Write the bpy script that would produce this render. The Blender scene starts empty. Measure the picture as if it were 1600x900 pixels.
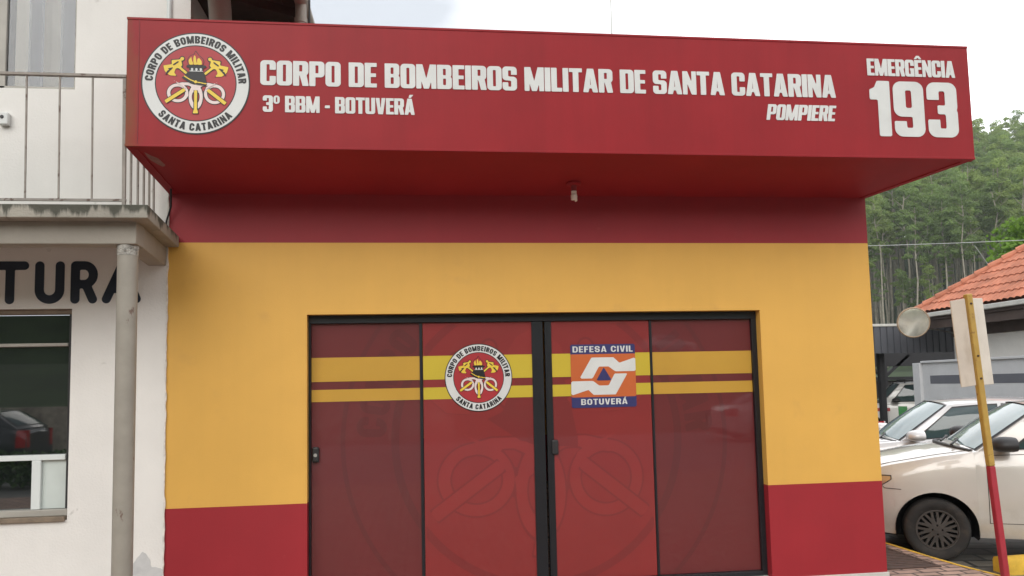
import bpy, math, random
import numpy as np
from mathutils import Vector, Matrix
rnd = random.Random(7)
sc = bpy.context.scene
col = sc.collection
R = math.radians

# ------------------------------------------------------------------ camera, world, sun, exposure
cd = bpy.data.cameras.new("camera"); cam = bpy.data.objects.new("camera", cd); col.objects.link(cam)
cd.sensor_width = 36.0; cd.lens = 1202.47 / 1600 * 36; cd.shift_y = (505.816 - 450) / 1600
cd.clip_start = 0.1; cd.clip_end = 2000
yaw, pitch, roll = -0.123100, 0.080830, 0.0219705
ca, sa, cb, sb, cc, s_ = math.cos(yaw), math.sin(yaw), math.cos(pitch), math.sin(pitch), math.cos(roll), math.sin(roll)
Rz = Matrix(((ca, -sa, 0), (sa, ca, 0), (0, 0, 1))); Rx = Matrix(((1, 0, 0), (0, cb, -sb), (0, sb, cb)))
Ry = Matrix(((cc, 0, s_), (0, 1, 0), (-s_, 0, cc)))
M = Rz @ Rx @ Ry
right, fwd, up = M.col[0], M.col[1], M.col[2]
mw = Matrix.Identity(4)
for i in range(3):
    mw[i][0] = right[i]; mw[i][1] = up[i]; mw[i][2] = -fwd[i]
mw.translation = (1.81045, -5.85932, 1.58738)
cam.matrix_world = mw
sc.camera = cam

SUN_EL, SUN_AZ = 31.0, 203.0      # azimuth measured clockwise from +Y: the sun stands behind the camera, a little left
w = bpy.data.worlds.new("World"); sc.world = w; w.use_nodes = True
nt = w.node_tree; nt.nodes.clear()
N = nt.nodes.new; Lk = nt.links.new
out = N("ShaderNodeOutputWorld"); bg = N("ShaderNodeBackground"); bg.inputs[1].default_value = 0.1
sky = N("ShaderNodeTexSky"); sky.sky_type = 'NISHITA'; sky.sun_disc = False
sky.sun_elevation = R(SUN_EL); sky.sun_rotation = R(SUN_AZ)
tc = N("ShaderNodeTexCoord"); mp = N("ShaderNodeMapping"); mp.inputs['Location'].default_value = (0.35, 0.2, 0.1)
mp.inputs['Scale'].default_value = (1.0, 1.0, 1.7)
nz = N("ShaderNodeTexNoise"); nz.inputs['Scale'].default_value = 2.3; nz.inputs['Detail'].default_value = 5; nz.inputs['Roughness'].default_value = 0.5
rp = N("ShaderNodeValToRGB")
rp.color_ramp.elements[0].position = 0.33; rp.color_ramp.elements[0].color = (5.3, 5.6, 6.0, 1)
rp.color_ramp.elements[1].position = 0.60; rp.color_ramp.elements[1].color = (14.5, 14.6, 14.8, 1)
mx = N("ShaderNodeMix"); mx.data_type = 'RGBA'; mx.inputs[0].default_value = 0.94
Lk(tc.outputs['Generated'], mp.inputs[0]); Lk(mp.outputs[0], nz.inputs[0])
sx_ = N("ShaderNodeSeparateXYZ"); Lk(tc.outputs['Generated'], sx_.inputs[0])
gm = N("ShaderNodeMath"); gm.operation = 'MULTIPLY_ADD'; gm.use_clamp = False; gm.inputs[1].default_value = 0.8; gm.inputs[2].default_value = -0.17; Lk(sx_.outputs[0], gm.inputs[0])
gc_ = N("ShaderNodeClamp"); gc_.inputs[1].default_value = -0.24; gc_.inputs[2].default_value = 0.15; Lk(gm.outputs[0], gc_.inputs[0])
ga_ = N("ShaderNodeMath"); ga_.operation = 'ADD'; Lk(nz.outputs[0], ga_.inputs[0]); Lk(gc_.outputs[0], ga_.inputs[1]); Lk(ga_.outputs[0], rp.inputs[0])
Lk(sky.outputs[0], mx.inputs[6]); Lk(rp.outputs[0], mx.inputs[7]); Lk(mx.outputs[2], bg.inputs[0]); Lk(bg.outputs[0], out.inputs[0])

sd = bpy.data.lights.new("sun", 'SUN'); sd.energy = 1.4; sd.angle = R(45); sd.color = (1.0, 0.96, 0.9)
so = bpy.data.objects.new("sun", sd); col.objects.link(so)
el, az = R(SUN_EL), R(SUN_AZ)
to_sun = Vector((math.sin(az) * math.cos(el), math.cos(az) * math.cos(el), math.sin(el)))
so.rotation_euler = (-to_sun).to_track_quat('-Z', 'Y').to_euler()
sc.view_settings.view_transform = 'Standard'; sc.view_settings.look = 'None'
sc.view_settings.exposure = 0.66; sc.view_settings.gamma = 1.0; sc.view_settings.use_curve_mapping = False

# ------------------------------------------------------------------ materials
def lin(r, g, b):
    f = lambda c: (c / 255 / 12.92) if c / 255 <= 0.04045 else ((c / 255 + 0.055) / 1.055) ** 2.4
    return (f(r), f(g), f(b))
MATS = {}
def mat(name, color, rough=0.55, var=0.12, scale=3.0, metallic=0.0, bump=0.0, bscale=60.0, coat=0.0, spec=0.5, ior=1.45,
        dirt=None, dirt_amt=0.0, dirt_scale=6.0, dirt_stretch=(1, 1, 1), dirt_pos=0.55, dirt_w=0.12, dirt_grad=None, streak=0.0):
    if name in MATS: return MATS[name]
    m = bpy.data.materials.new(name); m.use_nodes = True; t = m.node_tree
    p = t.nodes["Principled BSDF"]; n = t.nodes.new; l = t.links.new
    p.inputs['Roughness'].default_value = rough; p.inputs['Metallic'].default_value = metallic
    p.inputs['Coat Weight'].default_value = coat; p.inputs['Coat Roughness'].default_value = 0.03; p.inputs['Coat IOR'].default_value = 1.56
    p.inputs['Specular IOR Level'].default_value = spec; p.inputs['IOR'].default_value = ior
    tc = n("ShaderNodeTexCoord")
    nz = n("ShaderNodeTexNoise"); nz.inputs['Scale'].default_value = scale; nz.inputs['Detail'].default_value = 6; nz.inputs['Roughness'].default_value = 0.62
    l(tc.outputs['Object'], nz.inputs['Vector'])
    mr = n("ShaderNodeMapRange"); mr.inputs[1].default_value = 0.3; mr.inputs[2].default_value = 0.7
    mr.inputs[3].default_value = 1 - var; mr.inputs[4].default_value = 1 + var; l(nz.outputs[0], mr.inputs[0])
    mul = n("ShaderNodeVectorMath"); mul.operation = 'SCALE'; mul.inputs[0].default_value = color; l(mr.outputs[0], mul.inputs['Scale'])
    last = mul.outputs[0]
    if streak > 0:                          # faint run-down marks
        ms = n("ShaderNodeMapping"); ms.inputs['Scale'].default_value = (9, 9, .55); l(tc.outputs['Object'], ms.inputs[0])
        ns = n("ShaderNodeTexNoise"); ns.inputs['Scale'].default_value = 1.3; ns.inputs['Detail'].default_value = 7; ns.inputs['Roughness'].default_value = .7; l(ms.outputs[0], ns.inputs['Vector'])
        rs = n("ShaderNodeMapRange"); rs.inputs[1].default_value = .35; rs.inputs[2].default_value = .68; rs.inputs[3].default_value = 1 + streak * .5; rs.inputs[4].default_value = 1 - streak; l(ns.outputs[0], rs.inputs[0])
        m2 = n("ShaderNodeVectorMath"); m2.operation = 'SCALE'; l(last, m2.inputs[0]); l(rs.outputs[0], m2.inputs['Scale']); last = m2.outputs[0]
    if dirt is not None:
        mpn = n("ShaderNodeMapping"); mpn.inputs['Scale'].default_value = dirt_stretch; l(tc.outputs['Object'], mpn.inputs[0])
        n2 = n("ShaderNodeTexNoise"); n2.inputs['Scale'].default_value = dirt_scale; n2.inputs['Detail'].default_value = 5; n2.inputs['Roughness'].default_value = 0.6
        l(mpn.outputs[0], n2.inputs['Vector'])
        val = n2.outputs[0]
        if dirt_grad:                       # (axis, from, to, weight): where along the object the wear gathers
            sx = n("ShaderNodeSeparateXYZ"); l(tc.outputs['Object'], sx.inputs[0])
            g = n("ShaderNodeMapRange"); g.inputs[1].default_value = dirt_grad[1]; g.inputs[2].default_value = dirt_grad[2]
            g.inputs[3].default_value = -dirt_grad[3]; g.inputs[4].default_value = dirt_grad[3]; l(sx.outputs[dirt_grad[0]], g.inputs[0])
            ad = n("ShaderNodeMath"); ad.operation = 'ADD'; l(val, ad.inputs[0]); l(g.outputs[0], ad.inputs[1]); val = ad.outputs[0]
        r2 = n("ShaderNodeMapRange"); r2.inputs[1].default_value = dirt_pos; r2.inputs[2].default_value = dirt_pos + dirt_w
        r2.inputs[3].default_value = 0; r2.inputs[4].default_value = dirt_amt; l(val, r2.inputs[0])
        mix = n("ShaderNodeMix"); mix.data_type = 'RGBA'; l(r2.outputs[0], mix.inputs[0]); l(last, mix.inputs[6]); mix.inputs[7].default_value = (*dirt, 1)
        last = mix.outputs[2]
    l(last, p.inputs['Base Color'])
    if bump > 0:
        b = n("ShaderNodeBump"); b.inputs['Strength'].default_value = bump; b.inputs['Distance'].default_value = 0.02
        n3 = n("ShaderNodeTexNoise"); n3.inputs['Scale'].default_value = bscale; n3.inputs['Detail'].default_value = 4
        l(tc.outputs['Object'], n3.inputs['Vector']); l(n3.outputs[0], b.inputs['Height']); l(b.outputs[0], p.inputs['Normal'])
    MATS[name] = m; return m

def brick_mat(name, c1, c2, mortar, bw, bh, rough=0.85, mort=0.012, rot=0.0, bump=0.4, offset=0.5):
    m = bpy.data.materials.new(name); m.use_nodes = True; t = m.node_tree; p = t.nodes["Principled BSDF"]; n = t.nodes.new; l = t.links.new
    tc = n("ShaderNodeTexCoord"); mp = n("ShaderNodeMapping"); mp.inputs['Rotation'].default_value = (0, 0, rot); l(tc.outputs['Object'], mp.inputs[0])
    b = n("ShaderNodeTexBrick"); b.inputs['Scale'].default_value = 1; b.inputs['Brick Width'].default_value = bw; b.inputs['Row Height'].default_value = bh
    b.inputs['Mortar Size'].default_value = mort; b.inputs['Color1'].default_value = (*c1, 1); b.inputs['Color2'].default_value = (*c2, 1); b.inputs['Mortar'].default_value = (*mortar, 1)
    b.offset = offset; b.inputs['Bias'].default_value = 0.0
    l(mp.outputs[0], b.inputs['Vector'])
    nz = n("ShaderNodeTexNoise"); nz.inputs['Scale'].default_value = 5; nz.inputs['Detail'].default_value = 6; l(tc.outputs['Object'], nz.inputs['Vector'])
    mr = n("ShaderNodeMapRange"); mr.inputs[1].default_value = .3; mr.inputs[2].default_value = .7; mr.inputs[3].default_value = .7; mr.inputs[4].default_value = 1.25; l(nz.outputs[0], mr.inputs[0])
    sc_ = n("ShaderNodeVectorMath"); sc_.operation = 'SCALE'; l(b.outputs['Color'], sc_.inputs[0]); l(mr.outputs[0], sc_.inputs['Scale']); l(sc_.outputs[0], p.inputs['Base Color'])
    p.inputs['Roughness'].default_value = rough
    bp = n("ShaderNodeBump"); bp.inputs['Strength'].default_value = bump; bp.inputs['Distance'].default_value = .01; bp.invert = True
    l(b.outputs['Fac'], bp.inputs['Height']); l(bp.outputs[0], p.inputs['Normal'])
    MATS[name] = m; return m

def clear_glass(name, tint, refl=0.5):
    m = bpy.data.materials.new(name); m.use_nodes = True; t = m.node_tree; t.nodes.clear(); n = t.nodes.new; l = t.links.new
    o = n("ShaderNodeOutputMaterial"); tr = n("ShaderNodeBsdfTransparent"); tr.inputs[0].default_value = (*tint, 1)
    gl = n("ShaderNodeBsdfGlossy"); gl.inputs['Roughness'].default_value = 0.01
    fr = n("ShaderNodeFresnel"); fr.inputs[0].default_value = 1.52
    ma = n("ShaderNodeMath"); ma.operation = 'MULTIPLY_ADD'; ma.inputs[1].default_value = 1.0; ma.inputs[2].default_value = refl * 0.1; l(fr.outputs[0], ma.inputs[0])
    mx = n("ShaderNodeMixShader"); l(ma.outputs[0], mx.inputs[0]); l(tr.outputs[0], mx.inputs[1]); l(gl.outputs[0], mx.inputs[2]); l(mx.outputs[0], o.inputs[0])
    MATS[name] = m; return m

RED = (0.31, 0.017, 0.025)
m_red = mat("red_paint", RED, rough=.5, var=.07, scale=1.6, streak=.03, bump=.05, bscale=90, dirt=(.42, .06, .06), dirt_amt=.35, dirt_scale=9, dirt_pos=.66, dirt_w=.08)
m_canopy = mat("red_sign_sheet", (0.275, 0.0135, 0.018), spec=.25, rough=.42, var=.09, scale=2.2, bump=.12, bscale=1.6, streak=.07, dirt=(.15, .075, .02), dirt_amt=.75, dirt_scale=3.5, dirt_stretch=(1.3, 1, .5), dirt_grad=(0, -2.60, -2.86, .28), dirt_pos=.5, dirt_w=.3)
m_soffit = mat("red_soffit_sheet", (0.32, 0.018, 0.024), rough=.65, spec=.25, var=.1, scale=2.0)
m_yellow = mat("yellow_paint", (0.70, 0.395, 0.08), rough=.55, var=.05, scale=1.4, streak=.018, bump=.05, bscale=90, dirt=(.5, .27, .08), dirt_amt=.25, dirt_scale=4, dirt_pos=.6, dirt_w=.15)
m_white = mat("white_wall_paint", (0.74, 0.72, 0.68), rough=.7, var=.05, scale=1.7, bump=.12, bscale=70, streak=.015, dirt=(.36, .34, .3), dirt_amt=.5, dirt_scale=7, dirt_pos=.66, dirt_w=.06)
m_peel = mat("peeled_plaster", (0.52, 0.52, 0.51), rough=.85, var=.1, scale=14)
m_plinth = mat("pale_tile", (0.55, 0.54, 0.5), rough=.4, var=.1)
m_concrete = mat("weathered_concrete", (0.31, 0.29, 0.245), rough=.85, var=.13, scale=4, bump=.35, bscale=45, dirt=(.034, .036, .024), dirt_amt=.85, dirt_scale=1.0, dirt_stretch=(17, 17, 1.6), dirt_grad=(2, 2.67, 2.775, .19), dirt_pos=.45, dirt_w=.12)
m_beam = mat("grey_beam_paint", (0.29, 0.265, 0.225), rough=.8, var=.1, scale=3, bump=.15, bscale=30)
m_column = mat("grey_column_paint", (0.285, 0.262, 0.22), rough=.6, var=.12, scale=5, bump=.1, bscale=30, dirt=(.13, .075, .055), dirt_amt=.9, dirt_scale=9, dirt_stretch=(1, 1, .45), dirt_pos=.635, dirt_w=.03)
m_collar = mat("crumbled_mortar", (0.35, 0.335, 0.3), rough=.9, var=.6, scale=40, bump=.9, bscale=60)
m_navy = mat("navy_letter_paint", (0.012, 0.019, 0.034), rough=.55, var=.15)
m_black = mat("black_aluminium", (0.012, 0.013, 0.016), rough=.35, var=.15)
m_alu = mat("grey_aluminium", (0.36, 0.34, 0.3), rough=.45, var=.12, scale=6)
m_edge = mat("chipped_plaster", (.7, .66, .6), rough=.9, var=.25, scale=25)
m_whitealu = mat("white_frame_paint", (0.66, 0.7, 0.68), rough=.4, var=.05)
m_sill = mat("brown_sill", (0.2, 0.155, 0.11), rough=.7, var=.25, scale=12)
m_letter = mat("white_vinyl", (0.62, 0.63, 0.61), rough=.5, var=.06, scale=5)
m_vblack = mat("black_vinyl", (0.012, 0.011, 0.012), rough=.45)
m_vred = mat("red_vinyl", (0.36, 0.026, 0.032), rough=.45, var=.05)
m_vyellow = mat("gold_vinyl", (0.74, 0.53, 0.055), rough=.45, var=.05)
m_vpink = mat("pale_hose_vinyl", (0.72, 0.6, 0.57), rough=.45, var=.05)
m_vorange = mat("orange_vinyl", (0.52, 0.12, 0.032), rough=.4, var=.06)
m_vnavy = mat("navy_vinyl", (0.035, 0.035, 0.13), rough=.4, var=.06)
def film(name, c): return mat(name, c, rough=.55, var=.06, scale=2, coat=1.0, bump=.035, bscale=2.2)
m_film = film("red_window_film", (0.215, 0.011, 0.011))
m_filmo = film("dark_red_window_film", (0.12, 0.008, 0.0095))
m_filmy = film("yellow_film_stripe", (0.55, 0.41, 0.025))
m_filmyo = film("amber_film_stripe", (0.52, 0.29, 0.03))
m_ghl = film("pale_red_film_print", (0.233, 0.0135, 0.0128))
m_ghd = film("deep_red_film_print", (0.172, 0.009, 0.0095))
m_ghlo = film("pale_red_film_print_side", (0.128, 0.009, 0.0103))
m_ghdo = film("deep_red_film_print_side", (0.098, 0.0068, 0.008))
m_darkglass = mat("dark_window_glass", (0.008, 0.01, 0.01), rough=.02, var=.0, spec=.6, ior=2.1)
m_blind = mat("beige_blind_fabric", (0.86, 0.8, 0.71), rough=.8, var=.06)
m_interior = mat("dim_interior", (0.12, 0.115, 0.11), rough=.9)
m_glass = clear_glass("upper_window_glass", (.93, .95, .96), 0.3)
m_rail = mat("railing_paint", (0.26, 0.23, 0.2), rough=.6, var=.15, scale=14, dirt=(.09, .05, .035), dirt_amt=.9, dirt_scale=16, dirt_pos=.6, dirt_w=.05)
m_wood = mat("dark_soffit_wood", (0.055, 0.035, 0.025), rough=.75, var=.3, scale=9)
m_pvc = mat("beige_pipe", (0.3, 0.265, 0.22), rough=.5, var=.08)
m_bulb = mat("bulb_glass", (0.75, 0.68, 0.6), rough=.3, var=.03)
m_cable = mat("black_cable", (0.015, 0.015, 0.015), rough=.5)
m_steel = mat("galvanised_steel", (0.42, 0.42, 0.4), rough=.45, metallic=.6, var=.15)
m_wire = mat("grey_wire", (0.42, 0.44, 0.42), rough=.6)
m_tyre = mat("tyre_rubber", (0.022, 0.02, 0.019), rough=.8, var=.3, scale=8, dirt=(.07, .055, .045), dirt_amt=.6, dirt_scale=6, dirt_pos=.5, dirt_w=.2)
m_cap = mat("dusty_wheel_cover", (0.058, 0.05, 0.046), rough=.55, metallic=.2, var=.2, scale=12)
m_dark = mat("dark_cavity", (0.006, 0.006, 0.006), rough=.9)
m_trim = mat("black_plastic_trim", (0.022, 0.021, 0.022), rough=.5)
m_gap = mat("panel_gap", (0.05, 0.04, 0.035), rough=.8)
m_carglass = mat("car_window_glass", (0.035, 0.06, 0.062), rough=.03, spec=.7, ior=1.55)
m_wsglass = mat("windscreen_glass", (0.2, 0.28, 0.29), rough=.03, spec=.9, ior=1.7)  # pale sky reflection put into the glass colour
m_lamp = mat("headlamp_lens", (0.62, 0.5, 0.4), rough=.15, coat=1, metallic=.7)
m_tail = mat("red_lamp_lens", (0.45, 0.015, 0.02), rough=.1, coat=1)
m_beige = mat("beige_car_paint", (0.55, 0.52, 0.48), rough=.32, var=.03, coat=.9, metallic=.12, dirt=(.33, .27, .21), dirt_amt=.35, dirt_scale=5, dirt_grad=(2, .75, .2, .18), dirt_pos=.5, dirt_w=.3)
m_silver = mat("silver_car_paint", (0.62, 0.61, 0.61), rough=.28, var=.02, coat=.9, metallic=.12)
m_whitecar = mat("white_car_paint", (0.7, 0.69, 0.66), rough=.3, var=.02, coat=.9)
m_darkcar = mat("charcoal_car_paint", (0.03, 0.033, 0.04), rough=.28, var=.02, coat=1)
m_green = mat("green_decal", (0.03, 0.22, 0.05), rough=.4)
m_reddecal = mat("red_decal", (0.4, 0.04, 0.04), rough=.4)
m_signback = mat("sign_back_paint", (0.62, 0.56, 0.48), rough=.6, var=.08, scale=5, dirt=(.35, .28, .2), dirt_amt=.4, dirt_scale=8, dirt_stretch=(1, 1, .3), dirt_pos=.55, dirt_w=.15)
m_poley = mat("yellow_pole_paint", (0.42, 0.265, 0.06), rough=.5, var=.15, scale=8, dirt=(.2, .1, .03), dirt_amt=.7, dirt_scale=20, dirt_pos=.62, dirt_w=.05)
m_poler = mat("red_pole_paint", (0.36, 0.03, 0.045), rough=.5, var=.12, scale=8)
m_kerby = mat("yellow_kerb_paint", (0.62, 0.38, 0.04), rough=.75, var=.2, scale=7, dirt=(.13, .1, .07), dirt_amt=.8, dirt_scale=9, dirt_pos=.58, dirt_w=.1)
m_rooftile = mat("terracotta_tile", (0.50, 0.19, 0.115), rough=.85, var=.28, scale=2.2, bump=.2, bscale=30, dirt=(.2, .09, .06), dirt_amt=.5, dirt_scale=4, dirt_pos=.58, dirt_w=.15)
m_housewall = mat("house_white_wall", (0.8, 0.78, 0.73), rough=.8, var=.05)
m_fascia = mat("dark_brown_timber", (0.085, 0.06, 0.05), rough=.7, var=.2)
m_gutter = mat("white_gutter", (0.55, 0.54, 0.5), rough=.5, var=.12, scale=5)
m_greywall = mat("grey_block_wall", (0.52, 0.53, 0.54), rough=.85, var=.07, scale=2, bump=.2, bscale=20)
m_greystripe = mat("dark_grey_stripe", (0.12, 0.125, 0.145), rough=.8, var=.06)
m_corr = mat("grey_metal_cladding", (0.1, 0.105, 0.12), rough=.5, var=.06)
m_frame = mat("dark_steel_frame", (0.02, 0.02, 0.022), rough=.6)
m_mirror = mat("weathered_mirror_face", (0.74, 0.7, 0.6), rough=.2, metallic=.75, var=.2, scale=5)
m_mirrorrim = mat("mirror_rim", (0.36, 0.25, 0.16), rough=.6)
m_grate = mat("rusty_grate", (0.075, 0.045, 0.035), rough=.85, var=.3, scale=15)
m_blind2 = mat('grey_pleat_shade_fabric', (0.42, 0.44, 0.49), rough=.8, var=.06)
m_bark = mat("pale_bark", (0.3, 0.27, 0.215), rough=.9, var=.3, scale=1.2)
def leaf_mat(name, c, scale):
    m = mat(name, c, rough=.6, var=.35, scale=scale, spec=.3); t = m.node_tree; p = t.nodes["Principled BSDF"]
    tl = t.nodes.new("ShaderNodeBsdfTranslucent"); mx = t.nodes.new("ShaderNodeMixShader"); mx.inputs[0].default_value = .5
    t.links.new(p.inputs['Base Color'].links[0].from_socket, tl.inputs[0]); o = t.nodes["Material Output"]
    t.links.new(p.outputs[0], mx.inputs[1]); t.links.new(tl.outputs[0], mx.inputs[2]); t.links.new(mx.outputs[0], o.inputs[0]); return m
m_leafA = leaf_mat("eucalyptus_leaves", (0.25, 0.33, 0.095), .35)
m_leafB = leaf_mat("eucalyptus_leaves_deep", (0.2, 0.285, 0.09), .35)
m_leafC = leaf_mat("bright_broad_leaves", (0.16, 0.28, 0.04), 1.5)
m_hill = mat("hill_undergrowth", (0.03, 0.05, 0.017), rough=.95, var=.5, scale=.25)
m_earth = mat("earth_grass", (0.11, 0.12, 0.055), rough=.95, var=.4, scale=.5)
m_asphalt = mat("asphalt", (0.14, 0.138, 0.13), rough=.85, var=.2, scale=3, bump=.3, bscale=90)
m_brick = brick_mat("brick_paving", (0.38, 0.25, 0.195), (0.3, 0.195, 0.15), (0.075, 0.05, 0.04), .21, .105, rot=R(0))
m_stone = brick_mat("wet_stone_setts", (0.17, 0.155, 0.125), (0.1, 0.095, 0.085), (0.03, 0.03, 0.028), .42, .26, rough=.38, mort=.02, bump=.6, rot=R(12))
m_hedge = mat("hedge_leaves", (0.08, 0.15, 0.04), rough=.7, var=.4, scale=4)

# ------------------------------------------------------------------ mesh builder and object helpers
ROOT = {}
def tag(o, label=None, cat=None, group=None, kind=None):
    if label: o['label'] = label
    if cat: o['category'] = cat
    if group: o['group'] = group
    if kind: o['kind'] = kind
    return o
def empty(name, loc=(0, 0, 0)):
    o = bpy.data.objects.new(name, None); o.empty_display_size = .2; o.location = loc; col.objects.link(o); ROOT[o] = Vector(loc); return o
def thing(name, label, cat, loc=(0, 0, 0), group=None): return tag(empty(name, loc), label, cat, group)

class MB:
    def __init__(s): s.v = []; s.f = []; s.m = []; s.mats = []
    def mi(s, m):
        if m not in s.mats: s.mats.append(m)
        return s.mats.index(m)
    def add(s, verts, faces, m):
        b = len(s.v); k = s.mi(m); s.v += [tuple(float(c) for c in q) for q in verts]
        for f in faces: s.f.append(tuple(b + i for i in f)); s.m.append(k)
    def box(s, x0, y0, z0, x1, y1, z1, m):
        s.hexa([(x0, y0, z0), (x1, y0, z0), (x1, y1, z0), (x0, y1, z0), (x0, y0, z1), (x1, y0, z1), (x1, y1, z1), (x0, y1, z1)], m)
    def hexa(s, P, m): s.add(P, [(0, 3, 2, 1), (4, 5, 6, 7), (0, 1, 5, 4), (1, 2, 6, 5), (2, 3, 7, 6), (3, 0, 4, 7)], m)
    def bar(s, a, b, wd, ht, m, upv=(0, 0, 1)):
        a, b = Vector(a), Vector(b); d = (b - a).normalized(); u = Vector(upv)
        if abs(d.dot(u)) > .98: u = Vector((0, 1, 0))
        sd_ = d.cross(u).normalized() * wd / 2; u2 = sd_.cross(d).normalized() * ht / 2
        P = []
        for q in (a, b): P += [q - sd_ - u2, q + sd_ - u2, q + sd_ + u2, q - sd_ + u2]
        s.add(P, [(0, 3, 2, 1), (4, 5, 6, 7), (0, 1, 5, 4), (1, 2, 6, 5), (2, 3, 7, 6), (3, 0, 4, 7)], m)
    def tube(s, pts, r, m, n=10, cap=True):
        pts = [Vector(p) for p in pts]; rr_ = r if isinstance(r, (list, tuple)) else [r] * len(pts); V = []
        for i, p in enumerate(pts):
            d = (pts[min(i + 1, len(pts) - 1)] - pts[max(i - 1, 0)]).normalized()
            u = Vector((0, 0, 1)) if abs(d.z) < .9 else Vector((0, 1, 0))
            a = d.cross(u).normalized(); b = d.cross(a).normalized()
            for k in range(n):
                t = 2 * math.pi * k / n; V.append(p + (a * math.cos(t) + b * math.sin(t)) * rr_[i])
        F = [(i * n + k, i * n + (k + 1) % n, (i + 1) * n + (k + 1) % n, (i + 1) * n + k) for i in range(len(pts) - 1) for k in range(n)]
        if cap: F += [tuple(range(n - 1, -1, -1)), tuple(range((len(pts) - 1) * n, len(pts) * n))]
        s.add(V, F, m)
    def lathe(s, prof, origin, axis, m, n=32, close=False):
        ax = Vector(axis).normalized(); u = Vector((0, 0, 1)) if abs(ax.z) < .9 else Vector((1, 0, 0))
        a = ax.cross(u).normalized(); b = ax.cross(a).normalized(); o = Vector(origin); V = []
        for (r, h) in prof:
            for k in range(n):
                t = 2 * math.pi * k / n; V.append(o + ax * h + (a * math.cos(t) + b * math.sin(t)) * r)
        np_ = len(prof)
        F = [(i * n + k, i * n + (k + 1) % n, (i + 1) * n + (k + 1) % n, (i + 1) * n + k) for i in range(np_ - 1) for k in range(n)]
        if close: F += [tuple(range(n - 1, -1, -1)), tuple(range((np_ - 1) * n, np_ * n))]
        s.add(V, F, m)
    def grid(s, P, m):                    # P: rows of points
        nr, nc = len(P), len(P[0]); V = [q for row in P for q in row]
        s.add(V, [(i * nc + j, i * nc + j + 1, (i + 1) * nc + j + 1, (i + 1) * nc + j) for i in range(nr - 1) for j in range(nc - 1)], m)
    def gfx(s, g, xf, m, depth=None):     # flat graphic; xf maps (x, y) to a point, depth is the vector to its back
        polys, segs = g; V = []; F = []
        for p in polys:
            b = len(V); V += [xf(x, y) for x, y in p]; F.append(tuple(range(b, b + len(p))))
        if depth is not None:
            d = Vector(depth)
            for (a, c) in segs:
                b = len(V); A, B = Vector(xf(*a)), Vector(xf(*c)); V += [A, B, B + d, A + d]; F.append((b, b + 1, b + 2, b + 3))
        s.add(V, F, m)
    def build(s, name, parent=None, smooth=False, bevel=0.0, angle=35):
        me = bpy.data.meshes.new(name); off = ROOT.get(parent, Vector()) if parent else Vector()
        me.from_pydata([(x - off.x, y - off.y, z - off.z) for x, y, z in s.v], [], s.f)
        for m in s.mats: me.materials.append(m)
        me.polygons.foreach_set('material_index', s.m); me.update()
        if smooth:
            me.polygons.foreach_set('use_smooth', [True] * len(me.polygons))
            try: me.set_sharp_from_angle(angle=R(angle))
            except Exception: pass
        o = bpy.data.objects.new(name, me); col.objects.link(o)
        if parent: o.parent = parent; ROOT[o] = off
        if bevel > 0:
            bv = o.modifiers.new("Bevel", 'BEVEL'); bv.width = bevel; bv.segments = 2; bv.limit_method = 'ANGLE'; bv.angle_limit = R(40)
        return o

# ------------------------------------------------------------------ flat graphics from distance fields
def rr(X, Y, x0, y0, x1, y1, r=0.0):
    cx, cy, hx, hy = (x0 + x1) / 2, (y0 + y1) / 2, (x1 - x0) / 2, (y1 - y0) / 2
    r = min(r, hx, hy); dx = np.abs(X - cx) - hx + r; dy = np.abs(Y - cy) - hy + r
    return np.hypot(np.maximum(dx, 0), np.maximum(dy, 0)) + np.minimum(np.maximum(dx, dy), 0) - r
def pg(X, Y, pts):
    d = np.full(X.shape, 1e9); s = np.ones(X.shape); n = len(pts)
    for i in range(n):
        (ax, ay), (bx, by) = pts[i], pts[i - 1]; ex, ey = bx - ax, by - ay; wx, wy = X - ax, Y - ay
        t = np.clip((wx * ex + wy * ey) / (ex * ex + ey * ey + 1e-12), 0, 1); d = np.minimum(d, (wx - ex * t) ** 2 + (wy - ey * t) ** 2)
        c1, c2, c3 = Y >= ay, Y < by, ex * wy > ey * wx
        s = np.where((c1 & c2 & c3) | (~c1 & ~c2 & ~c3), -s, s)
    return s * np.sqrt(d)
def seg(X, Y, ax, ay, bx, by, r):
    ex, ey = bx - ax, by - ay; t = np.clip(((X - ax) * ex + (Y - ay) * ey) / (ex * ex + ey * ey + 1e-12), 0, 1)
    return np.hypot(X - ax - ex * t, Y - ay - ey * t) - r
def path(X, Y, pts, r):
    d = None
    for a, b in zip(pts[:-1], pts[1:]):
        q = seg(X, Y, *a, *b, r); d = q if d is None else np.minimum(d, q)
    return d
def ell(X, Y, cx, cy, rx, ry): 
    k = np.hypot((X - cx) / rx, (Y - cy) / ry); return (k - 1) * min(rx, ry)
U = lambda *a: np.minimum.reduce(a)
def D(a, *b):
    for q in b: a = np.maximum(a, -q)
    return a
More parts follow.
